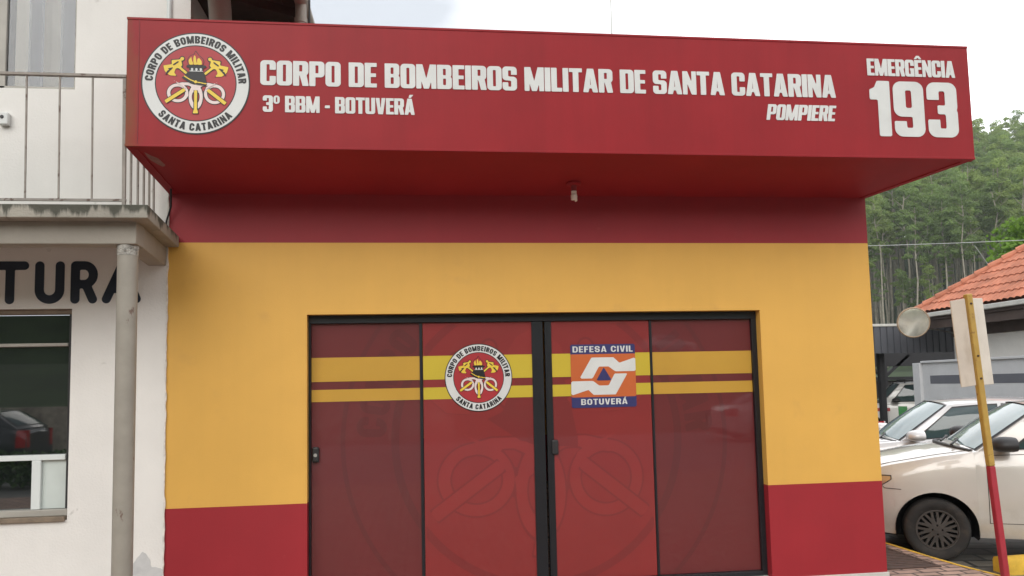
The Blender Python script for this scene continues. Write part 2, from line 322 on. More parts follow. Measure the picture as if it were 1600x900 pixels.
def trace(fn, x0, y0, x1, y1, h):
    nx, ny = max(2, int(math.ceil((x1 - x0) / h))), max(2, int(math.ceil((y1 - y0) / h)))
    xs = np.linspace(x0, x1, nx + 1); ys = np.linspace(y0, y1, ny + 1); X, Y = np.meshgrid(xs, ys)
    Vv = fn(X, Y) + 1e-7; ins = Vv < 0; polys, segs = [], []
    cnt = ins[:-1, :-1].astype(int) + ins[1:, :-1] + ins[:-1, 1:] + ins[1:, 1:]
    for j in range(ny):
        i = 0
        while i < nx:
            c = cnt[j, i]
            if c == 4:
                k = i
                while k + 1 < nx and cnt[j, k + 1] == 4: k += 1
                polys.append([(xs[i], ys[j]), (xs[k + 1], ys[j]), (xs[k + 1], ys[j + 1]), (xs[i], ys[j + 1])]); i = k + 1; continue
            if c:
                cs = [(i, j), (i + 1, j), (i + 1, j + 1), (i, j + 1)]; p = []; cr = []
                for q in range(4):
                    a, b = cs[q], cs[(q + 1) % 4]; va, vb = Vv[a[1], a[0]], Vv[b[1], b[0]]
                    if va < 0: p.append((xs[a[0]], ys[a[1]]))
                    if (va < 0) != (vb < 0):
                        t = va / (va - vb); pt = (xs[a[0]] + (xs[b[0]] - xs[a[0]]) * t, ys[a[1]] + (ys[b[1]] - ys[a[1]]) * t); p.append(pt); cr.append(pt)
                if len(p) >= 3: polys.append(p)
                if len(cr) == 2: segs.append((cr[0], cr[1]))
            i += 1
    return polys, segs

# lettering: heavy condensed capitals drawn from rounded boxes
def glyph_fn(ch, w, s, t, r):
    ri = max(0.02, r - min(s, t))
    def O(X, Y, y0=0., y1=1.): return D(rr(X, Y, 0, y0, w, y1, r), rr(X, Y, s, y0 + t, w - s, y1 - t, ri))
    def Dsh(X, Y, y0=0., y1=1., x1=None):
        x1 = x1 or w; return D(U(rr(X, Y, 0, y0, x1, y1, r), rr(X, Y, 0, y0, x1 * .5, y1)), rr(X, Y, s, y0 + t, x1 - s, y1 - t, ri * .6))
    st = lambda X, Y: rr(X, Y, 0, 0, s, 1)
    def tri_gap(X, Y, a, b, side):
        return rr(X, Y, s if side else -1, a, 9 if side else w - s, b)
    acc = None
    base = ch
    if ch in 'ÁÉ': base = {'Á': 'A', 'É': 'E'}[ch]; acc = 'a'
    if ch in 'ÊÂ': base = {'Ê': 'E', 'Â': 'A'}[ch]; acc = 'c'
    ww = w
    if base == 'A':
        ww = w * 1.06; b = s * .92
        f = lambda X, Y: D(pg(X, Y, [(0, 0), (ww * .5 - b * .62, 1), (ww * .5 + b * .62, 1), (ww, 0), (ww - b, 0), (ww - b * 1.22, .17), (b * 1.22, .17), (b, 0)]), pg(X, Y, [(b * 1.36, .30), (ww - b * 1.36, .30), (ww * .5, .80)]))
    elif base == 'B':
        f = lambda X, Y: D(U(rr(X, Y, 0, .47, w * .98, 1, r * .9), rr(X, Y, 0, 0, w, .54, r * .9), rr(X, Y, 0, 0, w * .5, 1)), rr(X, Y, s, t, w - s, .5 - t * .42, .03), rr(X, Y, s, .5 + t * .42, w - s * 1.02, 1 - t, .03))
    elif base == 'C': f = lambda X, Y: D(O(X, Y), rr(X, Y, s + .001, .37, 9, .62))
    elif base == 'D': f = lambda X, Y: Dsh(X, Y)
    elif base == 'E': ww = w * .8; f = lambda X, Y: U(st(X, Y), rr(X, Y, 0, 0, ww, t), rr(X, Y, 0, 1 - t, ww, 1), rr(X, Y, 0, .5 - t * .46, ww * .94, .5 + t * .46))
    elif base == 'F': ww = w * .78; f = lambda X, Y: U(st(X, Y), rr(X, Y, 0, 1 - t, ww, 1), rr(X, Y, 0, .5 - t * .46, ww * .94, .5 + t * .46))
    elif base == 'G': f = lambda X, Y: U(D(O(X, Y), rr(X, Y, s + .001, .5, 9, .64), rr(X, Y, s + .001, .2, w - s, .5)), rr(X, Y, w - s, .0, w, .5), rr(X, Y, w * .53, .37, w, .5))
    elif base == 'I': ww = s; f = st
    elif base == 'L': ww = w * .76; f = lambda X, Y: U(st(X, Y), rr(X, Y, 0, 0, ww, t))
    elif base == 'M':
        ww = w * 1.36; b = s * .86
        f = lambda X, Y: U(rr(X, Y, 0, 0, b, 1), rr(X, Y, ww - b, 0, ww, 1), pg(X, Y, [(0, 1), (b * 1.25, 1), (ww * .5 + b * .5, 0), (ww * .5 - b * .5, 0)]), pg(X, Y, [(ww, 1), (ww - b * 1.25, 1), (ww * .5 - b * .5, 0), (ww * .5 + b * .5, 0)]))
    elif base == 'N':
        b = s * .85
        f = lambda X, Y: U(rr(X, Y, 0, 0, b, 1), rr(X, Y, w - b, 0, w, 1), pg(X, Y, [(0, 1), (b * 1.05, 1), (w, 0), (w - b * 1.05, 0)]))
    elif base == 'O': f = lambda X, Y: O(X, Y)
    elif base == 'P': f = lambda X, Y: U(Dsh(X, Y, .36, 1.), st(X, Y))
    elif base == 'R': f = lambda X, Y: U(Dsh(X, Y, .42, 1.), st(X, Y), pg(X, Y, [(w * .40, .5), (w * .86, .5), (w * 1.02, 0), (w * 1.02 - s, 0)]))
    elif base == 'S':
        f = lambda X, Y: U(D(O(X, Y, .5 - t * .5, 1.), rr(X, Y, w - s - .001, .5 - t, 9, .66), rr(X, Y, w * .5, .5 - t, 9, .5)), D(O(X, Y, 0., .5 + t * .5), rr(X, Y, -9, .34, s + .001, .5 + t), rr(X, Y, -9, .5, w * .5, .5 + t)),
                           pg(X, Y, [(s * .55, .5 + t * .75), (w - s * .35, .5 + t * .25), (w - s * .55, .5 - t * .75), (s * .35, .5 - t * .25)]))
    elif base == 'T': ww = w * .92; f = lambda X, Y: U(rr(X, Y, ww / 2 - s / 2, 0, ww / 2 + s / 2, 1), rr(X, Y, 0, 1 - t, ww, 1))
    elif base == 'U': f = lambda X, Y: D(U(rr(X, Y, 0, 0, w, 1, r), rr(X, Y, 0, .5, w, 1)), U(rr(X, Y, s, t, w - s, 1.5, ri)))
    elif base == 'V': b = s * .98; f = lambda X, Y: pg(X, Y, [(0, 1), (b, 1), (w * .5, .26), (w - b, 1), (w, 1), (w * .5 + b * .62, 0), (w * .5 - b * .62, 0)])
    elif base == '1': ww = w * .66; f = lambda X, Y: U(rr(X, Y, ww - s, 0, ww, 1), pg(X, Y, [(0, .84), (0, .66), (ww - s * .5, .66), (ww - s * .5, 1), (ww - s, 1), (ww - s * 1.25, .88)]))
    elif base == '3':
        f = lambda X, Y: U(D(O(X, Y, .5 - t * .5, 1.), rr(X, Y, -9, .5 - t, s + .001, .68), rr(X, Y, -9, .5 - t, w * .4, .51)), D(O(X, Y, 0., .5 + t * .5), rr(X, Y, -9, .32, s + .001, .5 + t), rr(X, Y, -9, .49, w * .4, .5 + t)), rr(X, Y, w * .34, .5 - t * .5, w - s * .3, .5 + t * .5))
    elif base == '9':
        f = lambda X, Y: U(O(X, Y, .36, 1.), D(O(X, Y, 0., .9), rr(X, Y, -9, .28, w - s - .001, 2), rr(X, Y, -9, .28, w * .5, 2)), rr(X, Y, w - s, .25, w, .75))
    elif base == 'º': ww = w * .62; f = lambda X, Y: D(rr(X, Y, 0, .5, ww, 1, .16), rr(X, Y, s * .6, .5 + t * .6, ww - s * .6, 1 - t * .6, .05))
    elif base == '-': ww = w * .5; f = lambda X, Y: rr(X, Y, 0, .3, ww, .3 + t * 1.05)
    else: return w * .42, None
    if acc:
        g = f; c = ww / 2
        if acc == 'a': f = lambda X, Y: U(g(X, Y), pg(X, Y, [(c - .06, 1.05), (c + .07, 1.05), (c + .22, 1.24), (c - .0, 1.24)]))
        else: f = lambda X, Y: U(g(X, Y), D(pg(X, Y, [(c - .24, 1.05), (c - .08, 1.25), (c + .08, 1.25), (c + .24, 1.05)]), pg(X, Y, [(c - .1, 1.04), (c, 1.14), (c + .1, 1.04)])))
    return ww, f
GC = {}
STY = {'heavy': (.56, .224, .16, .15), 'bold': (.66, .205, .17, .33), 'ring': (.62, .255, .21, .3)}
def glyph(ch, sty, h=.04):
    k = (ch, sty, h)
    if k not in GC:
        ww, f = glyph_fn(ch, *STY[sty]); GC[k] = (ww, trace(f, -.03, -.03, ww + .05, 1.29, h) if f else None)
    return GC[k]
def run(text, sty, gap, h=.04):
    x = 0; o = []
    for ch in text:
        ww, g = glyph(ch, sty, h)
        if g: o.append((x, ww, g))
        x += ww + gap
    return o, x - gap
def text_line(mb, text, sty, x0, x1, z0, capA, y, m, slant=0., gap=.03, tilt=0., depth=.002, h=.03):
    """letters on a plane facing -Y: from x0 to x1, baseline z0, cap height capA"""
    o, wd = run(text, sty, gap, h); k = (x1 - x0 - slant * capA) / wd
    for (gx, ww, g) in o:
        mb.gfx(g, lambda a, b, gx=gx: (x0 + (gx + a) * k + slant * b * capA, y, z0 + b * capA + tilt * ((gx + a) * k)), m, (0, depth, 0))
def ring_text(mb, text, sty, a0, a1, rad, cap, put, m, inward=False, gap=.11, keep=None):
    o, wd = run(text, sty, gap, .05)
    for (gx, ww, g) in o:
        c = gx + ww / 2; ang = a0 + (a1 - a0) * c / wd; k = abs(a1 - a0) * (rad + cap * .5) / wd
        def xf(a, b, ang=ang, c=c, gx=gx):
            if not inward: q = rad + b * cap; th = ang - (gx + a - c) * k / (rad + cap * .5)
            else: q = rad + cap - b * cap; th = ang + (gx + a - c) * k / (rad + cap * .5)
            return put(q * math.cos(th), q * math.sin(th))
        if keep and not keep(xf, ww): continue
        mb.gfx(g, xf, m)

def crest(mb, put, mats, ghost=False, clip=None, keep=None, h=.02):
    """round crest in unit coordinates; put(u, v, layer) gives the point"""
    def lay(fn, layer, m, b=(-1.02, -1.02, 1.02, 1.02)):
        F = (lambda X, Y: np.maximum(fn(X, Y), clip(X, Y))) if clip is not None else fn
        mb.gfx(trace(F, *b, h), lambda x, y: put(x, y, layer), m)
    blk, wht, red, yel, hose = mats
    circ = lambda X, Y, r: np.hypot(X, Y) - r
    if not ghost:
        lay(lambda X, Y: circ(X, Y, 1.0), 0, blk); lay(lambda X, Y: D(circ(X, Y, .975), circ(X, Y, .75)), 1, wht); lay(lambda X, Y: circ(X, Y, .73), 1, red)
    else:
        lay(lambda X, Y: np.abs(circ(X, Y, 1.0)) - .012, 1, blk); lay(lambda X, Y: np.abs(circ(X, Y, .74)) - .02, 1, blk)
    B = (-.75, -.75, .75, .75)
    ring_text(mb, "CORPO DE BOMBEIROS MILITAR", 'ring', R(178), R(1), .785, .15, lambda u, v: put(u, v, 2), blk, keep=keep)
    ring_text(mb, "SANTA CATARINA", 'ring', R(222), R(317), .785, .15, lambda u, v: put(u, v, 2), blk, inward=True, keep=keep)
    def loops(X, Y, g=0.):
        ring = lambda cx, cy, rx, ry, r: np.abs(ell(X, Y, cx, cy, rx, ry)) - r
        return U(ring(-.33, -.20, .165, .155, .028 + g), ring(.345, -.21, .165, .165, .028 + g), ring(.0, -.27, .10, .19, .028 + g),
                 path(X, Y, [(-.36, -.05), (-.25, -.02), (-.13, -.02), (-.02, -.07), (.06, -.16)], .028 + g), path(X, Y, [(-.06, -.16), (.03, -.07), (.13, -.02), (.24, -.02), (.36, -.05)], .028 + g))
    lay(lambda X, Y: loops(X, Y, .014 if not ghost else .009), 2, blk, B)
    lay(lambda X, Y: loops(X, Y), 3, hose, B)
    def qbar(X, Y, ax, ay, bx, by, r):
        L_ = math.hypot(bx - ax, by - ay); nx, ny = -(by - ay) / L_ * r, (bx - ax) / L_ * r
        return pg(X, Y, [(ax + nx, ay + ny), (bx + nx, by + ny), (bx - nx, by - ny), (ax - nx, ay - ny)])
    nozz = lambda X, Y, g=0.: U(qbar(X, Y, -.55, -.38, -.2, -.13, .032 + g), qbar(X, Y, .55, -.395, .22, -.13, .032 + g), qbar(X, Y, 0, -.55, 0, -.14, .026 + g), pg(X, Y, [(-.05 - g, -.595 - g), (.05 + g, -.595 - g), (.032 + g, -.52), (-.032 - g, -.52)]))
    lay(lambda X, Y: nozz(X, Y, .014 if not ghost else .009), 4, blk, B)
    lay(lambda X, Y: nozz(X, Y), 5, yel, B)
    tips = lambda X, Y: U(pg(X, Y, [(-.46, .075), (-.2, -.07), (-.17, -.13)]), pg(X, Y, [(.46, .05), (.2, -.07), (.17, -.13)]))
    lay(tips, 6, hose, B)
    def axe(X, Y, g=0.):
        a = None
        for s in (-1, 1):
            Xs = X * s
            q = U(seg(Xs, Y, .2, .19, .27, .49, .02 + g) if False else seg(Xs, Y, .16, .18, .30, .30, .022 + g), pg(Xs, Y, [(.25, .34), (.28, .46), (.45, .44), (.44, .33), (.34, .28)]) - g,
                  D(pg(Xs, Y, [(.36, .30), (.44, .36), (.60, .33), (.57, .22), (.48, .14), (.35, .13), (.40, .2)])), np.hypot(Xs - .255, Y - .475) - .035 - g) - g * .3
            a = q if a is None else U(a, q)
        return a
    lay(lambda X, Y: axe(X, Y, .014 if not ghost else .009), 2, blk, B)
    lay(lambda X, Y: axe(X, Y), 3, yel, B)
    if not ghost:
        lay(lambda X, Y: U(*[seg(X * s, Y, .33, .41, .41, .35, .014) for s in (-1, 1)], *[seg(X * s, Y, .43 + .03 * k, .285 - .03 * k + .0, .50 + .025 * k, .27 - .055 * k, .012) for s in (-1, 1) for k in (0, 1, 2)]), 4, blk, B)
    flame = lambda X, Y: pg(X, Y, [(-.13, .36), (-.16, .45), (-.11, .53), (-.03, .57), (-.01, .63), (.05, .54), (.12, .48), (.14, .42), (.12, .36)])
    if not ghost: lay(lambda X, Y: flame(X, Y) - .012, 2, blk, B)
    lay(flame, 3, red if not ghost else yel, B)
    if not ghost:
        lay(lambda X, Y: U(pg(X, Y, [(-.12, .36), (-.14, .44), (-.09, .52), (-.075, .44), (-.05, .36)]), pg(X, Y, [(-.045, .36), (-.05, .5), (-.02, .57), (0, .46), (.015, .36)]), pg(X, Y, [(.03, .36), (.02, .47), (.05, .5), (.1, .44), (.11, .36)])), 4, yel, B)
    helmet = lambda X, Y: U(rr(X, Y, -.175, .305, .19, .35), pg(X, Y, [(-.13, .30), (.15, .30), (.12, .23), (-.11, .23)]),
                            pg(X, Y, [(-.10, .24), (.1, .25), (.165, .18), (.2, .0), (.2, -.05), (.06, -.04), (-.1, -.01), (-.27, .105), (-.19, .14), (-.17, .2)]))
    lay(helmet, 5, blk, B)
    if not ghost:
        lay(lambda X, Y: path(X, Y, [(-.21, .13), (-.1, .06), (0, .02), (.19, -.012)], .011), 6, yel, B); lay(lambda X, Y: np.hypot(X, Y - .02) - .03, 7, yel, B)
        lay(lambda X, Y: U(*[np.hypot(X - q, Y - .27) - .024 for q in (-.07, .01, .09)], path(X, Y, [(-.12, .235), (.13, .235)], .009)), 6, wht, B)
CM = (m_vblack, m_letter, m_vred, m_vyellow, m_vpink)

# ================================================================== THE FIRE STATION
W = 5.5
fs = thing("fire_station", "single-storey red and yellow painted fire station with red sign canopy and film-covered sliding doors", "fire station", (2.75, 0, 0))
XD0, XD1, ZD, ZL, ZY, REV = .995, 4.54, 2.152, .765, 2.695, .085
b = MB()
def facade_piece(x0, x1, z0, z1):
    for (a, c, m) in ((-.3, ZL, m_red), (ZL, ZY, m_yellow), (ZY, 4.0, m_red)):
        lo, hi = max(a, z0), min(c, z1)
        if hi > lo: b.add([(x0, 0, lo), (x1, 0, lo), (x1, 0, hi), (x0, 0, hi)], [(0, 1, 2, 3)], m)
facade_piece(0, XD0, -.3, 4); facade_piece(XD1, W, -.3, 4); facade_piece(XD0, XD1, ZD, 4)
for x, f in ((XD0, 1), (XD1, 0)):                      # reveals beside and above the doors
    for (a, c, m) in ((.0, ZL, m_red), (ZL, ZD, m_yellow)):
        b.add([(x, 0, a), (x, .22, a), (x, .22, c), (x, 0, c)], [(0, 1, 2, 3) if f else (3, 2, 1, 0)], m)
b.add([(XD0, 0, ZD), (XD1, 0, ZD), (XD1, .22, ZD), (XD0, .22, ZD)], [(0, 1, 2, 3)], m_yellow)
for (a, c, m) in ((-.3, ZL, m_red), (ZL, ZY, m_yellow), (ZY, 4.0, m_red)):   # side and back walls
    b.add([(W, 0, a), (W, 7, a), (W, 7, c), (W, 0, c)], [(0, 1, 2, 3)], m)
    b.add([(0, 7, a), (W, 7, a), (W, 7, c), (0, 7, c)], [(3, 2, 1, 0)], m)
b.add([(0, 0, 4.0), (W, 0, 4.0), (W, 7, 4.0), (0, 7, 4.0)], [(0, 1, 2, 3)], m_concrete)
b.build("wall", fs)
b = MB(); b.box(.0, -.012, -.02, XD0, .004, .05, m_plinth); b.build("plinth", fs, bevel=.003)
b = MB(); b.box(XD1, -.012, -.02, W + .012, .004, .05, m_plinth); b.build("plinth", fs, bevel=.003)
b = MB(); b.box(XD0 + .002, -.06, -.02, XD1 - .002, .22, .055, m_plinth); b.build("threshold", fs, bevel=.005)

# canopy: front board with lettering, underside sloping back to the wall
CX0, CX1, CY, CZ0, CZ1 = -.045, 5.92, -.742, 3.187, 4.044
b = MB()
P = [(CX0, CY, CZ0), (CX1, CY, CZ0), (W, -.001, 3.074), (0.0, -.001, 3.062), (CX0, CY, CZ1), (CX1, CY, CZ1), (W, -.001, CZ1), (0.0, -.001, CZ1)]
b.add([P[0], P[1], P[5], P[4]], [(0, 1, 2, 3)], m_canopy)
b.add([P[3], P[2], P[1], P[0]], [(0, 1, 2, 3)], m_soffit); b.add([P[4], P[5], P[6], P[7]], [(0, 1, 2, 3)], m_canopy)
b.add([P[1], P[2], P[6], P[5]], [(0, 1, 2, 3)], m_canopy); b.add([P[3], P[0], P[4], P[7]], [(0, 1, 2, 3)], m_canopy)
canopy = b.build("canopy", fs)
b = MB()
nrm = Vector((0, -.16, -1)).normalized() * .006
def sstrip(a, c, wd, inw):                             # flat edge strip folded under the board
    a, c = Vector(a), Vector(c); d = Vector(inw) * wd
    top = [a, c, c + d, a + d]; low = [q + nrm for q in top]; b.hexa([low[0], low[1], low[2], low[3], top[0], top[1], top[2], top[3]], m_soffit)
sstrip((CX0 + .004, CY + .003, CZ0 + .0005), (CX1 - .004, CY + .003, CZ0 + .0005), .035, (0, .986, -.168))
vl = (Vector(P[3]) - Vector(P[0])); vr = (Vector(P[2]) - Vector(P[1]))
sstrip(Vector(P[0]) + vl * .052 + Vector((.003, 0, 0)), Vector(P[3]) - vl * .004 + Vector((.003, 0, 0)), .06, (1, 0, 0)); sstrip(Vector(P[1]) + vr * .052 - Vector((.003, 0, 0)), Vector(P[2]) - vr * .004 - Vector((.003, 0, 0)), .05, (-1, 0, 0))
b.build("edge_trim", canopy)
b = MB(); b.box(CX0 - .003, CY - .004, CZ0 - .004, CX1 + .003, CY + .012, CZ0 + .012, m_canopy); b.box(CX0 - .003, CY - .004, CZ1 - .012, CX1 + .003, CY + .012, CZ1 + .004, m_canopy)
b.build("edge_profile", canopy, bevel=.002)
# a seam near the board's left end
b = MB(); b.box(.028, CY - .0022, CZ0 + .013, .0325, CY + .002, CZ1 - .013, mat("seam_red", (.2, .02, .022), rough=.6)); b.build("sheet_seam", canopy)
LY = CY - .004
b = MB(); text_line(b, "CORPO DE BOMBEIROS MILITAR DE SANTA CATARINA", 'heavy', .798, 4.853, 3.612, .170, LY, m_letter, tilt=.003); b.build("headline_lettering", canopy)
b = MB(); text_line(b, "3º BBM - BOTUVERÁ", 'heavy', .815, 1.812, 3.430, .112, LY, m_letter); b.build("station_lettering", canopy)
b = MB(); text_line(b, "POMPIERE", 'heavy', 4.312, 4.852, 3.449, .116, LY, m_letter, slant=.17); b.build("italic_lettering", canopy)
b = MB(); text_line(b, "EMERGÊNCIA", 'heavy', 5.108, 5.806, 3.800, .128, LY, m_letter); b.build("emergency_lettering", canopy)
b = MB(); text_line(b, "193", 'heavy', 5.115, 5.806, 3.345, .416, LY, m_letter, gap=.06, h=.025); b.build("number_lettering", canopy)
b = MB(); crest(b, lambda u, v, k=0: (.390 + u * .343, CY - .003 - .0012 * k, 3.612 + v * .343), CM); b.build("round_emblem", canopy)
# bare patch where the paint came off under the left corner
b = MB(); pf = lambda X, Y: pg(X, Y, [(0, .0), (.10, -.03), (.16, .06), (.13, .14), (.05, .11), (.02, .05)]) + .008 * np.sin(40 * X) * np.sin(33 * Y)
so_pt = lambda x, y: Vector((x, y, 3.187 - (y - CY) * .168 - .002))
b.gfx(trace(pf, -.02, -.06, .2, .18, .01), lambda x, y: so_pt(.045 + y * .45 + x * .15, -.66 + x * 1.25 + y * .2), mat("bare_sheet_patch", (.33, .16, .15), rough=.8, var=.3, scale=20)); b.build("peeled_paint", canopy)

# sliding doors
FY = .075
b = MB()
b.box(XD0 + .001, FY, ZD - .062, XD1 - .001, FY + .10, ZD - .002, m_black)
b.box(XD0 + .001, FY, .056, XD0 + .017, FY + .1, ZD - .0625, m_black); b.box(XD1 - .042, FY, .056, XD1 - .001, FY + .1, ZD - .0625, m_black)
b.box(XD0 + .0175, FY - .012, .056, XD1 - .0425, FY + .1, .092, m_black)
b.build("door_frame", fs, bevel=.002)
panels = [(XD0 + .019, 1.848, FY + .030), (1.852, 2.742, FY + .022), (2.804, 3.646, FY + .022), (3.650, XD1 - .044, FY + .030)]
S1, S2 = (1.650, 1.832), (1.499, 1.590)
GX, GZ, GR = 2.745, 1.18, 1.50
stickers = {}
for i, (x0, x1, y) in enumerate(panels):
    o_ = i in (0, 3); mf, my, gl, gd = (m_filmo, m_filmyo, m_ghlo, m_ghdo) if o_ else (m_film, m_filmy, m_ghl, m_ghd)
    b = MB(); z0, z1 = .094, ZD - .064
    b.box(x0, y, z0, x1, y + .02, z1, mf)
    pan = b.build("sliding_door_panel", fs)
    b = MB(); e = .012
    def put(u, v, k=0): return (GX + u * GR, y - .0006 - .0002 * k, GZ + v * GR)
    cl = lambda X, Y, x0=x0, x1=x1: rr(X, Y, (x0 + e - GX) / GR, (z0 + e - GZ) / GR, (x1 - e - GX) / GR, (z1 - e - GZ) / GR)
    def keep(xf, ww, x0=x0, x1=x1):
        q = [xf(a, c) for a in (0, ww) for c in (0, 1)]
        return all(x0 + e < p[0] < x1 - e and z0 + e < p[2] < z1 - e for p in q)
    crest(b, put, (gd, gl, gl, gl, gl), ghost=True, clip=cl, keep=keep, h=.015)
    if b.f: b.build("film_print", pan)
    b = MB()
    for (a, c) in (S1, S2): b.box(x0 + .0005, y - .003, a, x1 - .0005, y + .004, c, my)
    b.build("film_stripe", pan)
    b = MB()
    for x in ((x1 - .022,) if i == 0 else (x1 - .044, ) if i == 1 else (x0,) if i == 2 else (x0,)):
        wd = .088 if i == 1 else .05 if i == 2 else .022 if i == 0 else .018
        b.box(x, y - .012, z0, x + wd, y + .024, z1, m_black)
    b.build("stile", pan, bevel=.002)
    if i in (0, 2):
        lx = x0 + .006 if i == 0 else x0 + .03; ly = y - .012
        b = MB(); b.box(lx, ly - .02, 1.05, lx + .052, ly + .008, 1.165, m_trim); lk = b.build("latch", pan, bevel=.012)
        if i == 0:
            b = MB(); b.lathe([(.0, -.003), (.013, -.003), (.014, .004)], (lx + .026, ly - .021, 1.105), (0, 1, 0), m_steel, 16); b.build("key_cylinder", pan)
    stickers[i] = (pan, y)
pan, y = stickers[1]; b = MB()
crest(b, lambda u, v, k=0: (2.278 + u * .262, y - .0045 - .0011 * k, 1.659 + v * .262), CM); b.build("round_emblem_sticker", pan)
pan, y = stickers[2]; b = MB()
gx0, gx1, gz0, gz1 = 3.004, 3.526, 1.405, 1.902; gw, gh = gx1 - gx0, gz1 - gz0
Pt = lambda a, c, k=0: (gx0 + a * gw, y - .0045 - .001 * k, gz0 + c * gh)
q = lambda pts: trace(lambda X, Y: pg(X, Y, pts), -.02, -.02, 1.02, 1.02, .02)
b.gfx(q([(0, 0), (1, 0), (1, 1), (0, 1)]), lambda a, c: Pt(a, c, 0), m_vnavy); b.gfx(q([(.0, .165), (1, .165), (1, .845), (.0, .845)]), lambda a, c: Pt(a, c, 1), m_vorange)
hand = [(.13, .46), (.32, .79), (.66, .79), (.75, .70), (1.0, .785), (1.0, .565), (.685, .565), (.58, .645), (.43, .645), (.33, .46)]
b.gfx(q(hand), lambda a, c: Pt(a, c, 2), m_letter)
b.gfx(q([(1 - .13, .53), (1 - .32, .20), (1 - .66, .20), (1 - .74, .28), (0, .195), (0, .42), (.335, .42), (.43, .345), (.575, .345), (.67, .53)]), lambda a, c: Pt(a, c, 2), m_letter)
b.gfx(q([(.385, .425), (.625, .425), (.505, .635)]), lambda a, c: Pt(a, c, 3), m_vnavy)
text_line(b, "DEFESA CIVIL", 'bold', gx0 + .018, gx1 - .018, gz0 + .875 * gh, .048, y - .0065, m_letter, gap=.14, depth=.0008)
text_line(b, "BOTUVERÁ", 'bold', gx0 + .075, gx1 - .075, gz0 + .045 * gh, .046, y - .0065, m_letter, gap=.14, depth=.0008)
b.build("civil_defence_sticker", pan)

# lamp under the canopy
cl_ = thing("ceiling_lamp", "bare spiral bulb in a red-painted holder under the sign canopy", "lamp", (2.998, -.247, 3.1))
b = MB(); b.lathe([(0, .0), (.05, .0), (.055, .006), (.055, .02)], (2.998, -.247, 3.086), (0, 0, 1), m_soffit, 24); b.build("mounting_plate", cl_, smooth=True)
b = MB(); b.lathe([(0, 0), (.02, 0), (.022, .045), (.0, .045)], (2.998, -.247, 3.045), (0, 0, 1), mat("red_lampholder", (.22, .02, .025), rough=.6), 20); b.build("lampholder", cl_, smooth=True)
b = MB(); b.lathe([(0, 0), (.02, 0), (.021, .022), (.0, .022)], (2.998, -.247, 3.022), (0, 0, 1), m_bulb, 18)
hp = [(2.998 + .018 * math.cos(t * .45), -.247 + .018 * math.sin(t * .45), 3.018 - .045 * t / 44) for t in range(45)]
b.tube(hp, .0075, m_bulb, 8); b.build("spiral_bulb", cl_, smooth=True)

# mast on the roof
b = MB(); b.tube([(4.205, 3, 4.0), (4.22, 3, 7.6)], .008, m_steel, 8); b.tube([(4.205, 3, 4.0), (4.205, 3, 4.2)], .02, m_steel, 8)
tag(b.build("antenna_mast"), "thin bare antenna mast rising behind the sign canopy", "mast")

# ================================================================== THE WHITE BUILDING
wb = thing("white_building", "two-storey white building with balcony and dark painted letters beside the fire station", "building", (-2, 0, 0))
YW = -.012
b = MB()
def wrect(x0, x1, z0, z1, y=YW): b.add([(x0, y, z0), (x1, y, z0), (x1, y, z1), (x0, y, z1)], [(0, 1, 2, 3)], m_white)
LX0, LX1, LZ0, LZ1 = -2.05, -.65, .717, 2.212
UX0, UX1, UZ0, UZ1 = -2.6, -.668, 3.832, 5.3
XL = -7.0
wrect(XL, LX0, -.3, 2.66); wrect(LX1, 0, -.3, 2.66); wrect(LX0, LX1, -.3, LZ0); wrect(LX0, LX1, LZ1, 2.66)
wrect(XL, UX0, 2.66, 5.6); wrect(UX1, 0, 2.66, 4.62); wrect(UX0, UX1, 2.66, UZ0); wrect(UX0, UX1, UZ1, 5.6)
wrect(UX1, 0, 4.62, 5.6)
def reveal(x0, x1, z0, z1, dpt, m):
    y0, y1 = YW, YW + dpt
    b.add([(x0, y0, z0), (x0, y1, z0), (x0, y1, z1), (x0, y0, z1)], [(0, 1, 2, 3)], m); b.add([(x1, y0, z0), (x1, y1, z0), (x1, y1, z1), (x1, y0, z1)], [(3, 2, 1, 0)], m)
    b.add([(x0, y0, z1), (x1, y0, z1), (x1, y1, z1), (x0, y1, z1)], [(0, 1, 2, 3)], m); b.add([(x0, y0, z0), (x1, y0, z0), (x1, y1, z0), (x0, y1, z0)], [(3, 2, 1, 0)], m)
reveal(LX0, LX1, LZ0, LZ1, .12, m_white); reveal(UX0, UX1, UZ0, UZ1, .5, m_white)
b.add([(0, YW, -.3), (0, .02, -.3), (0, .02, 4.62), (0, YW, 4.62)], [(0, 1, 2, 3)], m_white)
b.add([(XL, 7, -.3), (XL, YW, -.3), (XL, YW, 5.6), (XL, 7, 5.6)], [(0, 1, 2, 3)], m_white)
b.box(-.028, -.04, 4.05, .150, .55, 5.6, m_white)                      # corner pier above the canopy
b.add([(.12, .55, 4.0), (.12, 7, 4.0), (.12, 7, 5.6), (.12, .55, 5.6)], [(0, 1, 2, 3)], mat("eave_shade_render", (.2, .18, .13), rough=.85))  # side wall's shade under the eave put into its olive colour
b.build("wall", wb)
b = MB(); b.tube([(.0, -.052, 4.0), (.0, -.052, 5.6)], .018, m_whitealu, 10); b.build("conduit", wb, smooth=True)
pp = lambda X, Y: pg(X, Y, [(-.19, -.02), (-.2, .12), (-.17, .2), (-.23, .24), (-.24, .30), (-.22, .36), (-.2, .42), (-.14, .47), (-.1, .42), (-.07, .36), (-.005, .345), (-.005, -.02)]) + .012 * np.sin(37 * X + 3) * np.cos(29 * Y) + .006 * np.sin(90 * X) * np.sin(80 * Y)
b = MB(); b.gfx(trace(pp, -.3, -.02, 0.0, .55, .01), lambda x, z: (x, YW - .002, z), m_peel); b.build("peeled_paint", wb)
